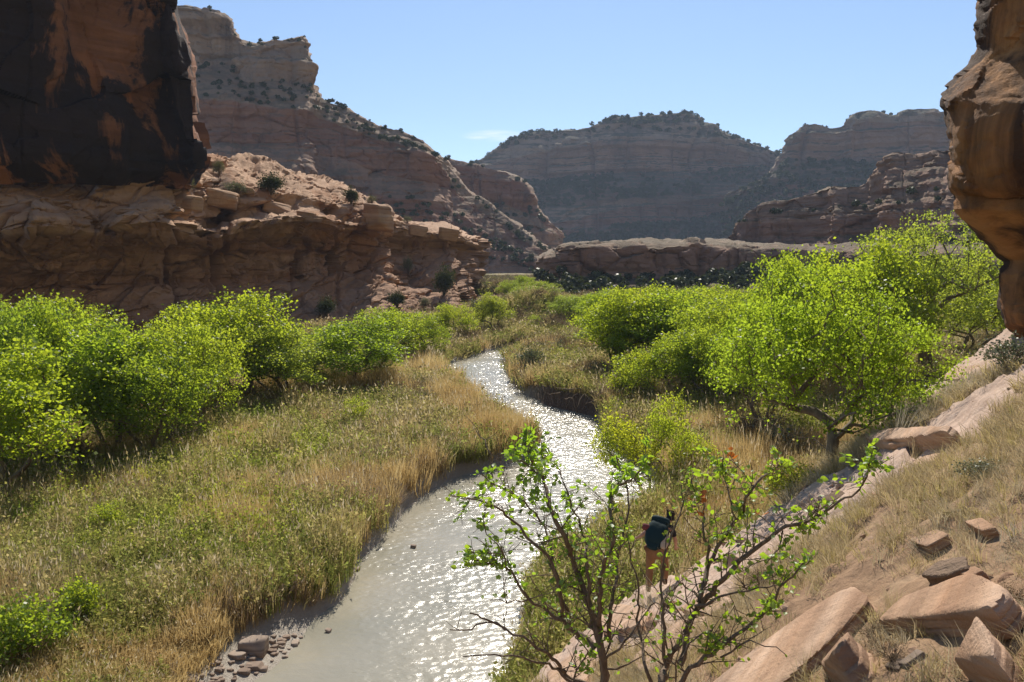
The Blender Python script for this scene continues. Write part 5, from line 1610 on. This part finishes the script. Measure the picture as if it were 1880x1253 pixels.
# loose stones over the slope
g = np.random.default_rng(515)
SM = []
for i in range(7):
    N, H = random_planes(g, 8, (1, g.uniform(0.6, 0.9), g.uniform(0.3, 0.6)))
    SM.append(rock_from_planes('stone', N, H, 600 + i, 8, (1, 0.8, 0.5), 0.03, 0, 'slab' if i < 5 else 'ledge'))
cnt = 0
while cnt < 240:
    u, v = g.uniform(1120, 1880), g.uniform(640, 1252)
    p_ = on_plane(u, v)
    e = float(RS * rim_dist(p_[:1], p_[1:2])[0])
    if e < 0.4 or p_[1] > 27: continue
    cl = fbm(np.array([[p_[0] * 0.8, p_[1] * 0.8, 3.0]]), 2, 77)[0]
    if cl < g.uniform(-0.5, 0.25): continue
    px = 6 + 34 * g.uniform() ** 2.6
    s = px * p_[1] / FPX
    o = link('stone', SM[g.integers(0, 7)])
    z = float(hill_surf(p_[0], p_[1])[0])
    o.location = (p_[0], p_[1], z + 0.06 * s)
    o.rotation_euler = (g.normal(0, 0.15), -0.45 + g.normal(0, 0.2), g.uniform(0, 6.28))
    o.scale = (s, s, s)
    tag(o, 'small loose sandstone chip lying on the dry slope', 'stone', 'loose stones on the near slope')
    cnt += 1

# gravel and chips, too many to count
gp = np.random.default_rng(5150)
npb = 9000
Ap = -4 + 30 * gp.uniform(0, 1, npb) ** 1.8; Bp = gp.uniform(-9, 9, npb)
px_, py_ = HX + 0.53 * Ap + NX * Bp, HY + 0.85 * Ap + NY * Bp
ep = RS * rim_dist(px_, py_)
kp = (py_ > 3) & (ep > 0.2) & (fbm2(px_ * 0.9, py_ * 0.9, 3, 78) + gp.uniform(-0.4, 0.4, npb) > 0.0)
px_, py_ = px_[kp], py_[kp]
sp_ = 0.018 + 0.07 * gp.uniform(0, 1, len(px_)) ** 4
pb_o = [link('pebble', rock_from_planes('pebble', *random_planes(g, 5, (1, 0.8, 0.5)), 650 + q, 5, (1, 0.8, 0.5), 0.03, 0, 'slab' if q else 'ledge')) for q in range(3)]
scatter('gravel', np.stack([px_, py_, hill_surf(px_, py_) + 0.1 * sp_], -1), np.stack([gp.normal(0, 0.3, len(px_)), gp.normal(-0.4, 0.3, len(px_)), gp.uniform(0, 6.28, len(px_))], -1), np.stack([sp_] * 3, -1), pb_o, 'reddish gravel and rock chips over the bare soil of the slope')
for q in pb_o: q.scale = (0.05, 0.05, 0.05)

# stones of the gravel bar at the river's near left bank
def river_stone(u, v, wpx, hk, seed, label, group=None, name='river_stone', lift=0.15):
    gg = np.random.default_rng(seed)
    b = at_ground(u, v) if lift > 0 else P(u, v, 0.03)
    s = wpx * b[1] / FPX
    N, H = random_planes(gg, 3, (1, 0.75, hk))
    o = link(name, rock_from_planes(name, N, H, seed, 14 if wpx > 25 else 5, (1, 0.75, hk), 0.02, 0, 'river_stone'))
    o.location = (b[0], b[1], b[2] + 0.18 * s * hk)
    o.rotation_euler = (0, 0, gg.uniform(-0.4, 0.4))
    o.scale = (s, s, s)
    #print('RS', u, v, tuple(round(float(q), 2) for q in o.location), [round(float(q)) for q in proj(np.array(o.location))], s)
    return tag(o, label, 'stone', group)
river_stone(468, 1196, 58, 0.62, 701, 'largest angular brown boulder on the gravel bar, by the water', name='boulder')
river_stone(450, 1180, 26, 0.5, 702, 'pale stone directly behind the largest gravel-bar boulder')
river_stone(436, 1208, 34, 0.4, 703, 'dark flat stone left of the largest gravel-bar boulder')
river_stone(466, 1226, 36, 0.3, 704, 'flat pale stone in front of the largest gravel-bar boulder')
river_stone(448, 1238, 24, 0.5, 705, 'dark wet stone at the water edge of the gravel bar')
river_stone(484, 1230, 20, 0.4, 706, 'little tan stone standing in the shallows by the gravel bar')
river_stone(758, 1004, 12, 0.5, 707, 'dark stone breaking the water in midstream', lift=0)
river_stone(603, 1158, 14, 0.4, 708, 'dark stone in the water close to the left bank', lift=0)
river_stone(655, 1046, 12, 0.5, 709, 'dark stone at the point of the left bank', lift=0)
for i in range(95):
    t_ = g.uniform(0, 1)
    u, v = 360 + 190 * t_ + g.normal(0, 24), 1255 - 85 * t_ + g.normal(0, 9)
    river_stone(u, v, g.uniform(6, 18), g.uniform(0.35, 0.6), 720 + i, 'small wet cobble on the muddy gravel bar', 'cobbles of the gravel bar', 'cobble')

# ------------------------------------------------------------------ dry grass on the slope
def straw(name, seed, n, h, r, wd, lean, mat):
    return tuft(name, seed, n, h, r, wd, lean, mat)
ga = np.random.default_rng(900)
n_ = 70000
Ar = -4 + 44 * ga.uniform(0, 1, n_) ** 1.6; Br = ga.uniform(-11, 9, n_)
sx, sy = HX + 0.53 * Ar + NX * Br, HY + 0.85 * Ar + NY * Br
pz = hill_surf(sx, sy)
pu2, pv2 = proj(np.stack([sx, sy, pz], -1))
ee = RS * rim_dist(sx, sy)
ai = np.clip(np.searchsorted(a_, Ar), 0, len(a_) - 1); bi = np.clip(np.searchsorted(b_, Br), 0, len(b_) - 1)
rk_ = rockmask[bi, ai]
pat = fbm2(sx * 0.7, sy * 0.7, 3, 931) + 0.8 * fbm2(sx * 2.5, sy * 2.5, 2, 933)
okk = (sy > 3.0) & (ee > -0.6) & (pu2 > 850) & (pu2 < 2000) & (pv2 < 1400) & (rk_ < 0.35 + 0.2 * ga.uniform(0, 1, n_)) & (pat + ga.uniform(-0.45, 0.45, n_) > -0.12)
okk &= (np.hypot(sx, sy) > 3.2)
# keep the long slab and its neighbours bare
okk &= ~((pu2 > 1300) & (pu2 < 1600) & (pv2 > 1260 - (pu2 - 1300) * 0.68) & (pv2 < 1370 - (pu2 - 1300) * 0.68))
okk &= ~((pu2 > 1600) & (pu2 < 1860) & (pv2 > 1055) & (pv2 < 1140))
k = np.where(okk)[0]
pts_ = np.stack([sx[k], sy[k], pz[k] - 0.01], -1)
sc1 = ga.uniform(0.5, 1.15, len(k)) * np.clip(sy[k] / 9.0, 0.75, 1.5)
rt = np.stack([ga.normal(0, 0.15, len(k)), ga.normal(-0.25, 0.15, len(k)), ga.uniform(0, 6.28, len(k))], -1)
scatter('dry_grass', pts_, rt, np.stack([sc1, sc1, sc1 * ga.uniform(0.7, 1.1, len(k))], -1),
        [straw('dry_tuft', 81, 54, 0.27, 0.15, 0.0078, 1.0, 'straw'), straw('dry_tuft', 82, 44, 0.34, 0.12, 0.0078, 0.8, 'straw'), straw('dry_tuft', 83, 70, 0.18, 0.20, 0.006, 1.5, 'straw'), straw('dry_tuft', 84, 44, 0.30, 0.12, 0.0078, 0.8, 'olive')],
        'dry straw-coloured grass clumps over the near slope')

# individual clumps and bushes that stand out on the slope
gt = [tuft('t', 91, 90, 0.50, 0.14, 0.006, 0.7, 'straw'), tuft('t', 92, 70, 0.65, 0.10, 0.006, 0.5, 'straw')]
tm = [o.data for o in gt]
for o in gt: bpy.data.objects.remove(o)
CLUMPS = [(1330, 840, 0, 1.3, 'straw clump at the bedrock edge below the jutting slab'), (1718, 690, 0, 0.8, 'lone straw tuft high on the bare bedrock'), (1655, 800, 1, 1.3, 'spiky straw clump in front of the jutting slab'),
          (1690, 838, 0, 1.2, 'wide straw clump right of the jutting slab'), (1640, 1110, 0, 0.9, 'straw clump at the left tip of the largest slab'), (1505, 1075, 1, 0.8, 'straw clump at the upper end of the long diagonal slab'),
          (1270, 1010, 1, 1.2, 'tall straw clump right of the hiker'), (1255, 1060, 1, 1.2, 'leaning straw clump close behind the hiker'), (1590, 735, 1, 1.4, 'long stiff straws on the skyline of the bedrock'),
          (1650, 730, 1, 1.3, 'long stiff straws just above the skyline clump'), (1400, 1100, 0, 0.9, 'straw clump beside the shrub branches on the slope'), (1190, 1120, 1, 1.1, 'straw clump hiding the boots of the hiker'), (1222, 1118, 1, 1.2, 'tall straw clump just right of the boots of the hiker'), (1560, 1010, 0, 0.9, 'pale straw clump in the middle of the slope')]
for i, (u, v, kx, s, lab) in enumerate(CLUMPS):
    p_ = seen(u, v) if v > 750 else on_plane(u, v)
    z = float(surf(p_[0], p_[1])[0])
    s *= max(0.5, p_[1] / 14)
    o = link('grass_clump', tm[kx])
    o.location = (p_[0], p_[1], z - 0.02); o.rotation_euler = (0.05, -0.25, i * 1.1); o.scale = (s, s, s)
    tag(o, lab, 'grass clump', 'straw clumps on the near slope')
SLOPEB = [('sage', 1855, 690, 60, 110, 'dark green-grey bush under the overhanging rock'), ('dry', 1400, 1075, 36, 80, 'low dead brush among the shrub branches'),
          ('dry', 1625, 1165, 50, 110, 'grey dead bush left of the wedge stone'), ('dry', 1640, 1230, 36, 90, 'grey dead twigs at the bottom edge below the stones'),
          ('dry', 1850, 1120, 60, 90, 'dry tangled bush at the right edge by the largest slab'), ('dry', 1500, 955, 34, 90, 'grey low brush in the dry grass of the slope'), ('sage', 1800, 890, 40, 90, 'grey-green low bush in the dry grass near the right edge')]
for i, (k_, u, v, h, w, lab) in enumerate(SLOPEB):
    p_ = on_plane(u, v)
    z = float(hill_surf(p_[0], p_[1])[0]); f = p_[1] / FPX
    bush(k_, (p_[0], p_[1], z - 0.03), h * f, w * f, i * 1.9, lab, 'low bushes on the near slope', 'dry_bush' if k_ == 'dry' else 'sage_bush')

# ------------------------------------------------------------------ the two near shrubs in front of the river
def cz(X, Y):
    return 800 + X * 0.3935, 760 + Y * 0.3935
def leaf_mesh(name, seed, mat):
    g = np.random.default_rng(seed)
    # a folded rounded leaf, stalk at the origin
    pr = [(0, 0), (0.16, 0.30), (0.20, 0.52), (0.13, 0.80), (0, 1.0)]
    V = []
    bend = g.uniform(-0.25, 0.25); fold = g.uniform(0.05, 0.18)
    for i, (x, y) in enumerate(pr):
        zc = bend * y * y
        V.append((0, y, zc))
        if 0 < i < 4:
            V.append((x * 1.75, y - 0.04, zc + fold)); V.append((-x * 1.75, y - 0.04, zc + fold * 0.8))
    V = np.array(V)
    f3 = np.array([(0, 2, 1), (0, 1, 3), (7, 10, 8), (7, 9, 10)])[:2]
    F4 = np.array([(1, 2, 5, 4), (1, 4, 6, 3), (4, 5, 8, 7), (4, 7, 9, 6)])
    F3 = np.array([(0, 2, 1), (0, 1, 3), (7, 8, 10), (7, 10, 9)])
    me = mesh_np(name, V, [F4, F3], smooth=False)
    me.materials.append(M[mat])
    return me, V, F4, F3
LM = [leaf_mesh('leaf', 40 + i, 'shrub_leaf') for i in range(4)]
LO = leaf_mesh('orange_leaf', 46, 'orange_leaf')

def near_shrub(label, mains, seed, base_uvd, nparts=290):
    g = np.random.default_rng(seed)
    base = Q(*base_uvd)
    gz_ = float(hill_surf(base[0], base[1])[0])
    base[2] = gz_ - 0.05
    e = empty('leafy_shrub', tuple(base))
    tag(e, label, 'shrub', 'near shrubs on the slope')
    trunk_paths, twig_paths, leaves = [], [], []
    for (pts, d0, d1, r0, r1, leafy, twiggy) in mains:
        n = len(pts)
        W = []
        for i, (X, Y) in enumerate(pts):
            f = i / (n - 1)
            u, v = cz(X, Y)
            W.append(Q(u, v, d0 + (d1 - d0) * f + 0.10 * g.normal() * (0 < i)))
        W = np.array(W)
        tt_ = np.concatenate([[0], np.cumsum(np.linalg.norm(np.diff(W, axis=0), axis=1))])
        m = max(6, int(tt_[-1] / 0.07))
        ts = np.linspace(0, tt_[-1], m)
        C_ = hermite(W, tt_, ts) + g.normal(0, 0.008, size=(m, 3))
        rad = 0.8 * r0 + (r1 - 0.8 * r0) * (ts / tt_[-1]) ** 0.8
        trunk_paths.append((C_, rad))
        L = tt_[-1]
        nt = int(L * twiggy)
        for q in range(nt):
            f = g.uniform(0.15, 1.0)
            k = min(m - 2, int(f * (m - 1)))
            t0 = C_[k]; tg = C_[k + 1] - C_[k]; tg /= np.linalg.norm(tg)
            dr = tg * 0.5 + g.normal(size=3) * np.array([0.55, 0.45, 0.55]) + np.array([0, 0, 0.25]); dr /= np.linalg.norm(dr)
            ln = g.uniform(0.12, 0.42) * (1.15 - 0.5 * f)
            P_ = [t0]
            for s_ in range(4):
                dr = dr + g.normal(size=3) * 0.16; dr /= np.linalg.norm(dr)
                P_.append(P_[-1] + dr * ln / 4)
            twig_paths.append((P_, np.linspace(max(0.0035, rad[k] * 0.35), 0.0022, 5)))
            # side spurs
            for s_ in range(2):
                a = P_[g.integers(1, 4)]
                d2 = dr + g.normal(size=3) * 0.8; d2 /= np.linalg.norm(d2)
                twig_paths.append(([a, a + d2 * 0.05, a + d2 * 0.11 + g.normal(size=3) * 0.01], [0.003, 0.0025, 0.0018]))
            lf = (leafy[0] + (leafy[1] - leafy[0]) * f) * 2.7
            for s_ in range(g.poisson(lf)):
                k2 = g.integers(1, 5)
                if g.uniform() < 0.5:
                    for c_ in range(g.integers(2, 4)):
                        leaves.append(np.array(P_[k2]) + g.normal(size=3) * 0.020)
        # leaf bunch at the very tip
        for s_ in range(g.poisson(leafy[1] * 2.0)):
            leaves.append(C_[-1] + g.normal(size=3) * 0.04)
    tv, tf = tubes(trunk_paths, 7)
    me = mesh_np('branches', tv - base, tf); me.materials.append(M['twig'])
    link('branches', me, None, e)
    tv, tf = tubes(twig_paths, 4)
    me = mesh_np('twigs', tv - base, tf); me.materials.append(M['twig'])
    tw_ = link('twigs', me, None, e); tw_['kind'] = 'stuff'
    leaves = np.array(leaves)
    dist = leaves[:, 1]
    order = np.argsort(dist)
    V_, F4_, F3_ = [], [], []
    c = 0
    from mathutils import Euler
    for rank, i in enumerate(order):
        rot = Euler((g.normal(-0.3, 0.8), g.normal(0, 0.8), g.uniform(0, 6.28)))
        s = g.uniform(0.030, 0.060)
        if rank < nparts:
            o = link('leaf', LM[rank % 4][0], None, e)
            o.location = leaves[i] - base; o.rotation_euler = rot; o.scale = (s, s, s)
        else:
            me_, V, F4, F3 = LM[rank % 4]
            Rm = np.array(rot.to_matrix())
            V_.append((V * s) @ Rm.T + leaves[i] - base); F4_.append(F4 + c); F3_.append(F3 + c); c += len(V)
    if V_:
        me = mesh_np('leaves', np.concatenate(V_), [np.concatenate(F4_), np.concatenate(F3_)], smooth=False)
        me.materials.append(M['shrub_leaf'])
        o = link('leaves', me, None, e); o['kind'] = 'stuff'
    return e, base

LA = [
    ([(790, 1420), (790, 1250), (770, 1110), (730, 940), (640, 690), (600, 560), (540, 450), (500, 300), (430, 180), (412, 118)], 6.0, 6.1, 0.050, 0.007, (0.3, 4.5), 17),
    ([(790, 1250), (775, 1100), (765, 900), (775, 740), (830, 590), (815, 400), (845, 330), (935, 290), (990, 210)], 6.0, 5.6, 0.034, 0.006, (0.3, 4.2), 14),
    ([(740, 1090), (620, 980), (580, 850), (545, 700), (480, 620), (330, 480), (230, 410), (115, 405)], 6.0, 5.7, 0.030, 0.005, (0.2, 3.0), 12),
    ([(700, 1060), (560, 950), (440, 870), (330, 720), (235, 690), (150, 650)], 6.0, 5.5, 0.024, 0.005, (0.2, 5.5), 14),
    ([(760, 1300), (620, 1230), (560, 1160), (430, 1060), (260, 970), (168, 930)], 5.9, 5.3, 0.026, 0.005, (0.0, 0.0), 5),
    ([(330, 1005), (255, 965), (180, 998), (68, 1010)], 5.5, 5.3, 0.010, 0.004, (0, 0), 3),
    ([(720, 1300), (600, 1220), (450, 1150), (300, 1130), (125, 1135)], 5.9, 5.4, 0.020, 0.004, (0, 0.2), 5),
    ([(620, 960), (570, 790), (535, 640), (500, 520), (430, 420), (330, 350), (260, 320), (205, 290)], 6.1, 6.4, 0.020, 0.004, (0.2, 2.6), 12),
    ([(270, 335), (262, 240), (240, 150), (188, 85)], 6.4, 6.5, 0.008, 0.004, (0, 0.3), 6),
    ([(800, 1060), (830, 850), (850, 700), (880, 560), (900, 430), (880, 300), (840, 200)], 6.1, 6.6, 0.024, 0.005, (0.2, 3.4), 12),
    ([(730, 1000), (712, 800), (705, 680), (690, 560), (640, 440), (600, 330), (560, 230)], 6.0, 6.5, 0.022, 0.005, (0.2, 3.8), 14),
    ([(500, 300), (440, 250), (380, 205), (345, 200)], 6.1, 6.0, 0.010, 0.004, (2, 4), 16),
    ([(780, 1150), (900, 1050), (980, 920), (1060, 900), (1120, 960)], 5.9, 5.7, 0.014, 0.004, (0, 0.3), 6),
    ([(640, 1240), (690, 1150), (700, 1100), (660, 1040)], 5.8, 5.6, 0.010, 0.004, (1.5, 3.0), 12),
    ([(330, 720), (300, 620), (240, 560), (225, 500)], 5.7, 5.6, 0.008, 0.003, (1, 4), 14),
    ([(440, 870), (350, 880), (250, 860)], 5.8, 5.6, 0.008, 0.003, (0.2, 1.2), 8)]
near_shrub('taller many-stemmed leafy shrub standing before the river, dead twigs on its left', LA, 1005, (1111, 1345, 6.0))
c2 = lambda px, py: ((px - 800) / 0.3935, (py - 760) / 0.3935)
LB = [
    ([(1060, 1420), (1060, 1250), (1070, 1180), (1170, 1000), (1230, 880), (1280, 680), (1400, 500), (1480, 340), (1620, 225)], 5.7, 5.9, 0.046, 0.006, (0.2, 3.6), 12),
    ([(1020, 1280), (990, 1200), (950, 1000), (940, 820), (905, 640), (890, 560)], 5.7, 6.0, 0.020, 0.005, (0.0, 0.8), 8),
    ([(1070, 1180), (1060, 900), (1050, 760), (1075, 640), (1130, 500), (1150, 380), (1145, 330)], 5.8, 6.2, 0.020, 0.005, (0.1, 1.5), 9),
    ([(1140, 1180), (1210, 920), (1290, 830), (1370, 740), (1470, 650), (1620, 540), (1779, 480), c2(1540, 923), c2(1580, 894), c2(1598, 845)], 5.7, 5.3, 0.036, 0.005, (0.1, 3.8), 14),
    ([(1110, 1300), (1200, 1180), (1330, 1080), (1500, 960), (1570, 880), (1640, 780), (1720, 700)], 5.6, 5.1, 0.028, 0.005, (0.1, 5.0), 13),
    ([(1210, 900), (1400, 835), (1540, 815), (1640, 800)], 5.6, 5.4, 0.014, 0.004, (0.2, 3.0), 10),
    ([(1230, 880), (1275, 700), (1250, 540), (1250, 430), (1200, 330), (1205, 250)], 5.9, 6.2, 0.018, 0.004, (0.2, 2.8), 11),
    ([(1400, 500), (1370, 400), (1345, 300), (1335, 210)], 5.9, 6.0, 0.010, 0.004, (1, 4), 16),
    ([(1330, 1130), (1460, 1060), (1560, 1080), (1640, 1120)], 5.4, 5.2, 0.010, 0.003, (0, 0.2), 6),
    ([(1110, 1300), (1140, 1150), (1235, 1020), (1290, 1060), (1285, 1100)], 5.5, 5.3, 0.010, 0.003, (0.3, 3), 10),
    ([(1620, 540), (1600, 620), (1570, 660), (1540, 700)], 5.4, 5.3, 0.008, 0.003, (2, 4), 14),
    ([(1240, 870), (1180, 820), (1120, 800), (1060, 870)], 5.8, 5.7, 0.010, 0.003, (0, 0.5), 6)]
sB, bB = near_shrub('wider leafy shrub with branches arching right across the bedrock', LB, 1002, (1212, 1345, 5.7))
# a few leaves of the wider shrub have turned orange
g = np.random.default_rng(33)
for i in range(16):
    X, Y = [(1240, 460), (1250, 385), (1365, 165), (1390, 205), (1210, 395), (1500, 455)][i % 6]
    u, v = cz(X + g.normal(0, 14), Y + g.normal(0, 10))
    o = link('orange_leaf', LO[0], None, sB)
    o.location = Q(u, v, 6.05 + g.normal(0, 0.05)) - bB
    s = g.uniform(0.045, 0.07); o.scale = (s, s, s); o.rotation_euler = (g.normal(0, .8), g.normal(0, .8), g.uniform(0, 6.28))
    o['label'] = 'orange withered leaf'

# ------------------------------------------------------------------ the hiker
def plain(name, col, rough=0.8):
    t = NT(name)
    n = t.noise(t.pos(), 14.0, 4)
    c = t.mix(n, tuple(x * 0.75 for x in col), tuple(min(1, x * 1.25) for x in col))
    return t.done(t.principled(c, rough, t.bump(n, 0.3, 0.01), 0.2))
M['skin'] = plain('skin', (0.42, 0.24, 0.17), 0.6)
M['hair'] = plain('dark_hair', (0.025, 0.018, 0.014), 0.6)
M['shirt'] = plain('black_shirt', (0.02, 0.02, 0.024))
M['trousers'] = plain('orange_tan_trousers', (0.27, 0.14, 0.065))
M['boot'] = plain('brown_boot', (0.09, 0.055, 0.035))
M['pack'] = plain('dark_teal_pack', (0.010, 0.028, 0.030), 0.8)
M['pack_red'] = plain('red_pouch', (0.16, 0.04, 0.04), 0.8)
M['pad'] = plain('tan_pad', (0.42, 0.32, 0.22))

def skinned(name, verts, edges, radii, mat, parent, root=0, sub=2):
    me = bpy.data.meshes.new(name)
    me.from_pydata(verts, edges, [])
    o = link(name, me, mat, parent)
    sk = o.modifiers.new('skin', 'SKIN'); sk.use_smooth_shade = True
    if not me.skin_vertices:
        bpy.context.view_layer.update()
    for i, r in enumerate(radii):
        r = r if isinstance(r, tuple) else (r, r)
        me.skin_vertices[0].data[i].radius = r
        me.skin_vertices[0].data[i].use_root = (i == root)
    ss = o.modifiers.new('sub', 'SUBSURF'); ss.levels = sub; ss.render_levels = sub
    return o
feet = seen(1203, 1092)
hk = empty('person', (feet[0], feet[1], float(surf(feet[0], feet[1])[0])), R_(-14))
tag(hk, 'hiker seen from behind, bending forward under a dark teal backpack on the right bank', 'person')
J = {'pel': (0, 0, 0.93), 'ch': (0.04, 0.24, 1.17), 'up': (0.10, 0.36, 1.29), 'nk': (0.17, 0.43, 1.36), 'hd': (0.24, 0.50, 1.43), 'ht': (0.28, 0.54, 1.52),
     'hL': (-0.10, 0.02, 0.88), 'kL': (-0.13, 0.14, 0.49), 'aL': (-0.14, 0.02, 0.10), 'tL': (-0.14, 0.17, 0.045),
     'hR': (0.11, 0.05, 0.90), 'kR': (0.16, 0.33, 0.58), 'aR': (0.17, 0.26, 0.19), 'tR': (0.18, 0.41, 0.14),
     'sL': (-0.10, 0.34, 1.28), 'eL': (-0.30, 0.30, 1.10), 'wL': (-0.42, 0.42, 0.98), 'pL': (-0.46, 0.47, 0.955),
     'sR': (0.28, 0.35, 1.26), 'eR': (0.36, 0.38, 1.00), 'wR': (0.36, 0.52, 0.84), 'pR': (0.36, 0.57, 0.80)}
names = list(J)
ix = {n: i for i, n in enumerate(names)}
ED = [('pel', 'ch'), ('ch', 'up'), ('up', 'nk'), ('nk', 'hd'), ('hd', 'ht'), ('pel', 'hL'), ('hL', 'kL'), ('kL', 'aL'), ('aL', 'tL'), ('pel', 'hR'), ('hR', 'kR'), ('kR', 'aR'), ('aR', 'tR'),
      ('up', 'sL'), ('sL', 'eL'), ('eL', 'wL'), ('wL', 'pL'), ('up', 'sR'), ('sR', 'eR'), ('eR', 'wR'), ('wR', 'pR')]
RD = {'pel': 0.14, 'ch': (0.15, 0.11), 'up': (0.14, 0.10), 'nk': 0.055, 'hd': 0.085, 'ht': 0.07, 'hL': 0.095, 'kL': 0.062, 'aL': 0.04, 'tL': 0.035, 'hR': 0.095, 'kR': 0.062, 'aR': 0.04, 'tR': 0.035,
      'sL': 0.055, 'eL': 0.042, 'wL': 0.027, 'pL': 0.032, 'sR': 0.055, 'eR': 0.042, 'wR': 0.027, 'pR': 0.032}
V_ = [J[n] for n in names]; E_ = [(ix[a], ix[b]) for a, b in ED]; R2 = [RD[n] for n in names]
for s_, pn, wnm in ((-1, 'pL', 'wL'), (1, 'pR', 'wR')):
    pb_, wb = np.array(J[pn]), np.array(J[wnm])
    fd = (pb_ - wb) / np.linalg.norm(pb_ - wb)
    sdv = np.cross(fd, [0, 0, 1]); sdv /= np.linalg.norm(sdv)
    for q, (off, ln) in enumerate([(-0.028, 0.075), (-0.010, 0.085), (0.010, 0.08), (0.028, 0.065), (0.045, 0.05)]):
        a = pb_ + sdv * off + fd * (0.02 if q < 4 else -0.02)
        m_ = a + fd * ln * 0.5 + sdv * (0.02 if q == 4 else 0)
        b2 = m_ + fd * ln * 0.4 + np.array([0, 0, -0.03])
        i0_ = len(V_)
        V_ += [tuple(a), tuple(m_), tuple(b2)]
        E_ += [(ix[pn], i0_), (i0_, i0_ + 1), (i0_ + 1, i0_ + 2)]
        R2 += [0.010, 0.009, 0.007]
skinned('body', V_, E_, R2, M['skin'], hk, 0)
def sub_skel(name, keys, grow_, mat, cuts=None, root=None):
    vs, rs, im = [], [], {}
    for n in keys:
        im[n] = len(vs); vs.append(J[n]); r = RD[n]
        rs.append(tuple(x + grow_ for x in r) if isinstance(r, tuple) else r + grow_)
    es = [(im[a], im[b]) for a, b in ED if a in im and b in im]
    for (a, b, f) in (cuts or []):
        im[a + b] = len(vs)
        vs.append(tuple(np.array(J[a]) * (1 - f) + np.array(J[b]) * f))
        ra = RD[a] if not isinstance(RD[a], tuple) else RD[a][0]; rb = RD[b] if not isinstance(RD[b], tuple) else RD[b][0]
        rs.append(ra * (1 - f) + rb * f + grow_); es.append((im[a], im[a + b]))
    return skinned(name, vs, es, rs, M[mat], hk, im[root] if root else 0)
sub_skel('trousers', ['pel', 'hL', 'kL', 'hR', 'kR', 'aL', 'aR'], 0.022, 'trousers', [], 'pel')
sub_skel('shirt', ['ch', 'up', 'sL', 'sR'], 0.018, 'shirt', [('ch', 'pel', 0.75), ('sL', 'eL', 0.7), ('sR', 'eR', 0.7), ('up', 'nk', 0.5)], 'ch')
for a, b in (('aL', 'tL'), ('aR', 'tR')):
    A_, B_ = np.array(J[a]), np.array(J[b])
    skinned('boot', [tuple(A_ + [0, -0.02, 0.06]), tuple(A_ + [0, -0.02, -0.04]), tuple(B_ + [0, 0.05, -0.01])], [(0, 1), (1, 2)], [0.058, 0.055, 0.042], M['boot'], hk, 1)
H_ = np.array(J['hd'])
skinned('hair', [tuple(H_ + [-0.005, -0.035, -0.02]), tuple(H_ + [0.0, -0.02, 0.05]), tuple(H_ + [0.01, 0.03, 0.10])], [(0, 1), (1, 2)], [0.074, 0.082, 0.062], M['hair'], hk, 1)
def bag(name, c, dims, mat, rot, seed, parent, n=10):
    gg = np.random.default_rng(seed)
    V, F = CD[14]
    d = V / (np.abs(V) ** 4).sum(1, keepdims=True) ** 0.25
    p = d * np.array(dims) * 0.5
    p = p * (1 + 0.06 * fbm(p * 9 + seed, 3, seed))[:, None]
    p[:, :2] *= (1 - 0.18 * np.clip(p[:, 2:3] / (dims[2] * 0.5), -1, 1) ** 2)
    me = mesh_np(name, p, F); me.materials.append(M[mat])
    o = link(name, me, None, parent)
    o.location = c; o.rotation_euler = rot
    return o
bp = empty('backpack', hk.location, R_(-14))
tag(bp, 'dark teal hiking backpack with a tan pad, carried by the bending hiker', 'backpack')
tilt_ = (R_(-44), 0.22, 0)
bag('pack_body', (0.0, 0.04, 1.22), (0.44, 0.34, 0.52), 'pack', tilt_, 5, bp)
bag('lid', (0.06, 0.26, 1.42), (0.38, 0.28, 0.16), 'pack', tilt_, 6, bp)
bag('side_pocket', (0.17, -0.12, 1.14), (0.15, 0.12, 0.30), 'pad', tilt_, 7, bp)
bag('pouch', (-0.20, 0.02, 1.36), (0.18, 0.14, 0.12), 'pack_red', tilt_, 8, bp)
bag('front_pocket', (-0.05, -0.14, 1.12), (0.26, 0.12, 0.30), 'pack', tilt_, 9, bp)
for s_ in (-0.12, 0.14):
    pts2 = [(s_, 0.20, 1.40), (s_ * 1.15 + 0.05, 0.44, 1.36), (s_ * 1.3 + 0.05, 0.46, 1.22), (s_ * 1.2, 0.28, 1.02), (s_, 0.12, 0.98)]
    tv, tf = tubes([(pts2, [0.022] * 5)], 6)
    me = mesh_np('shoulder_strap', tv, tf); me.materials.append(M['pack']); link('shoulder_strap', me, None, bp)

# ------------------------------------------------------------------ air
hb = bmesh.new()
bmesh.ops.create_cube(hb, size=1.0)
hmz = bpy.data.meshes.new('haze')
hb.to_mesh(hmz); hb.free()
air = bpy.data.objects.new('haze', hmz)
C.objects.link(air)
air.scale = (4800, 4800, 460)
air.location = (0, 0, 226.5)
t = NT('haze')
pv = t.node('ShaderNodeVolumePrincipled')
pv.inputs['Color'].default_value = (0.66, 0.80, 1.0, 1)
pv.inputs['Density'].default_value = 0.00018
pv.inputs['Anisotropy'].default_value = 0.0
t.l.new(pv.outputs[0], t.out.inputs['Volume'])
hmz.materials.append(t.m)
tag(air, kind='stuff')
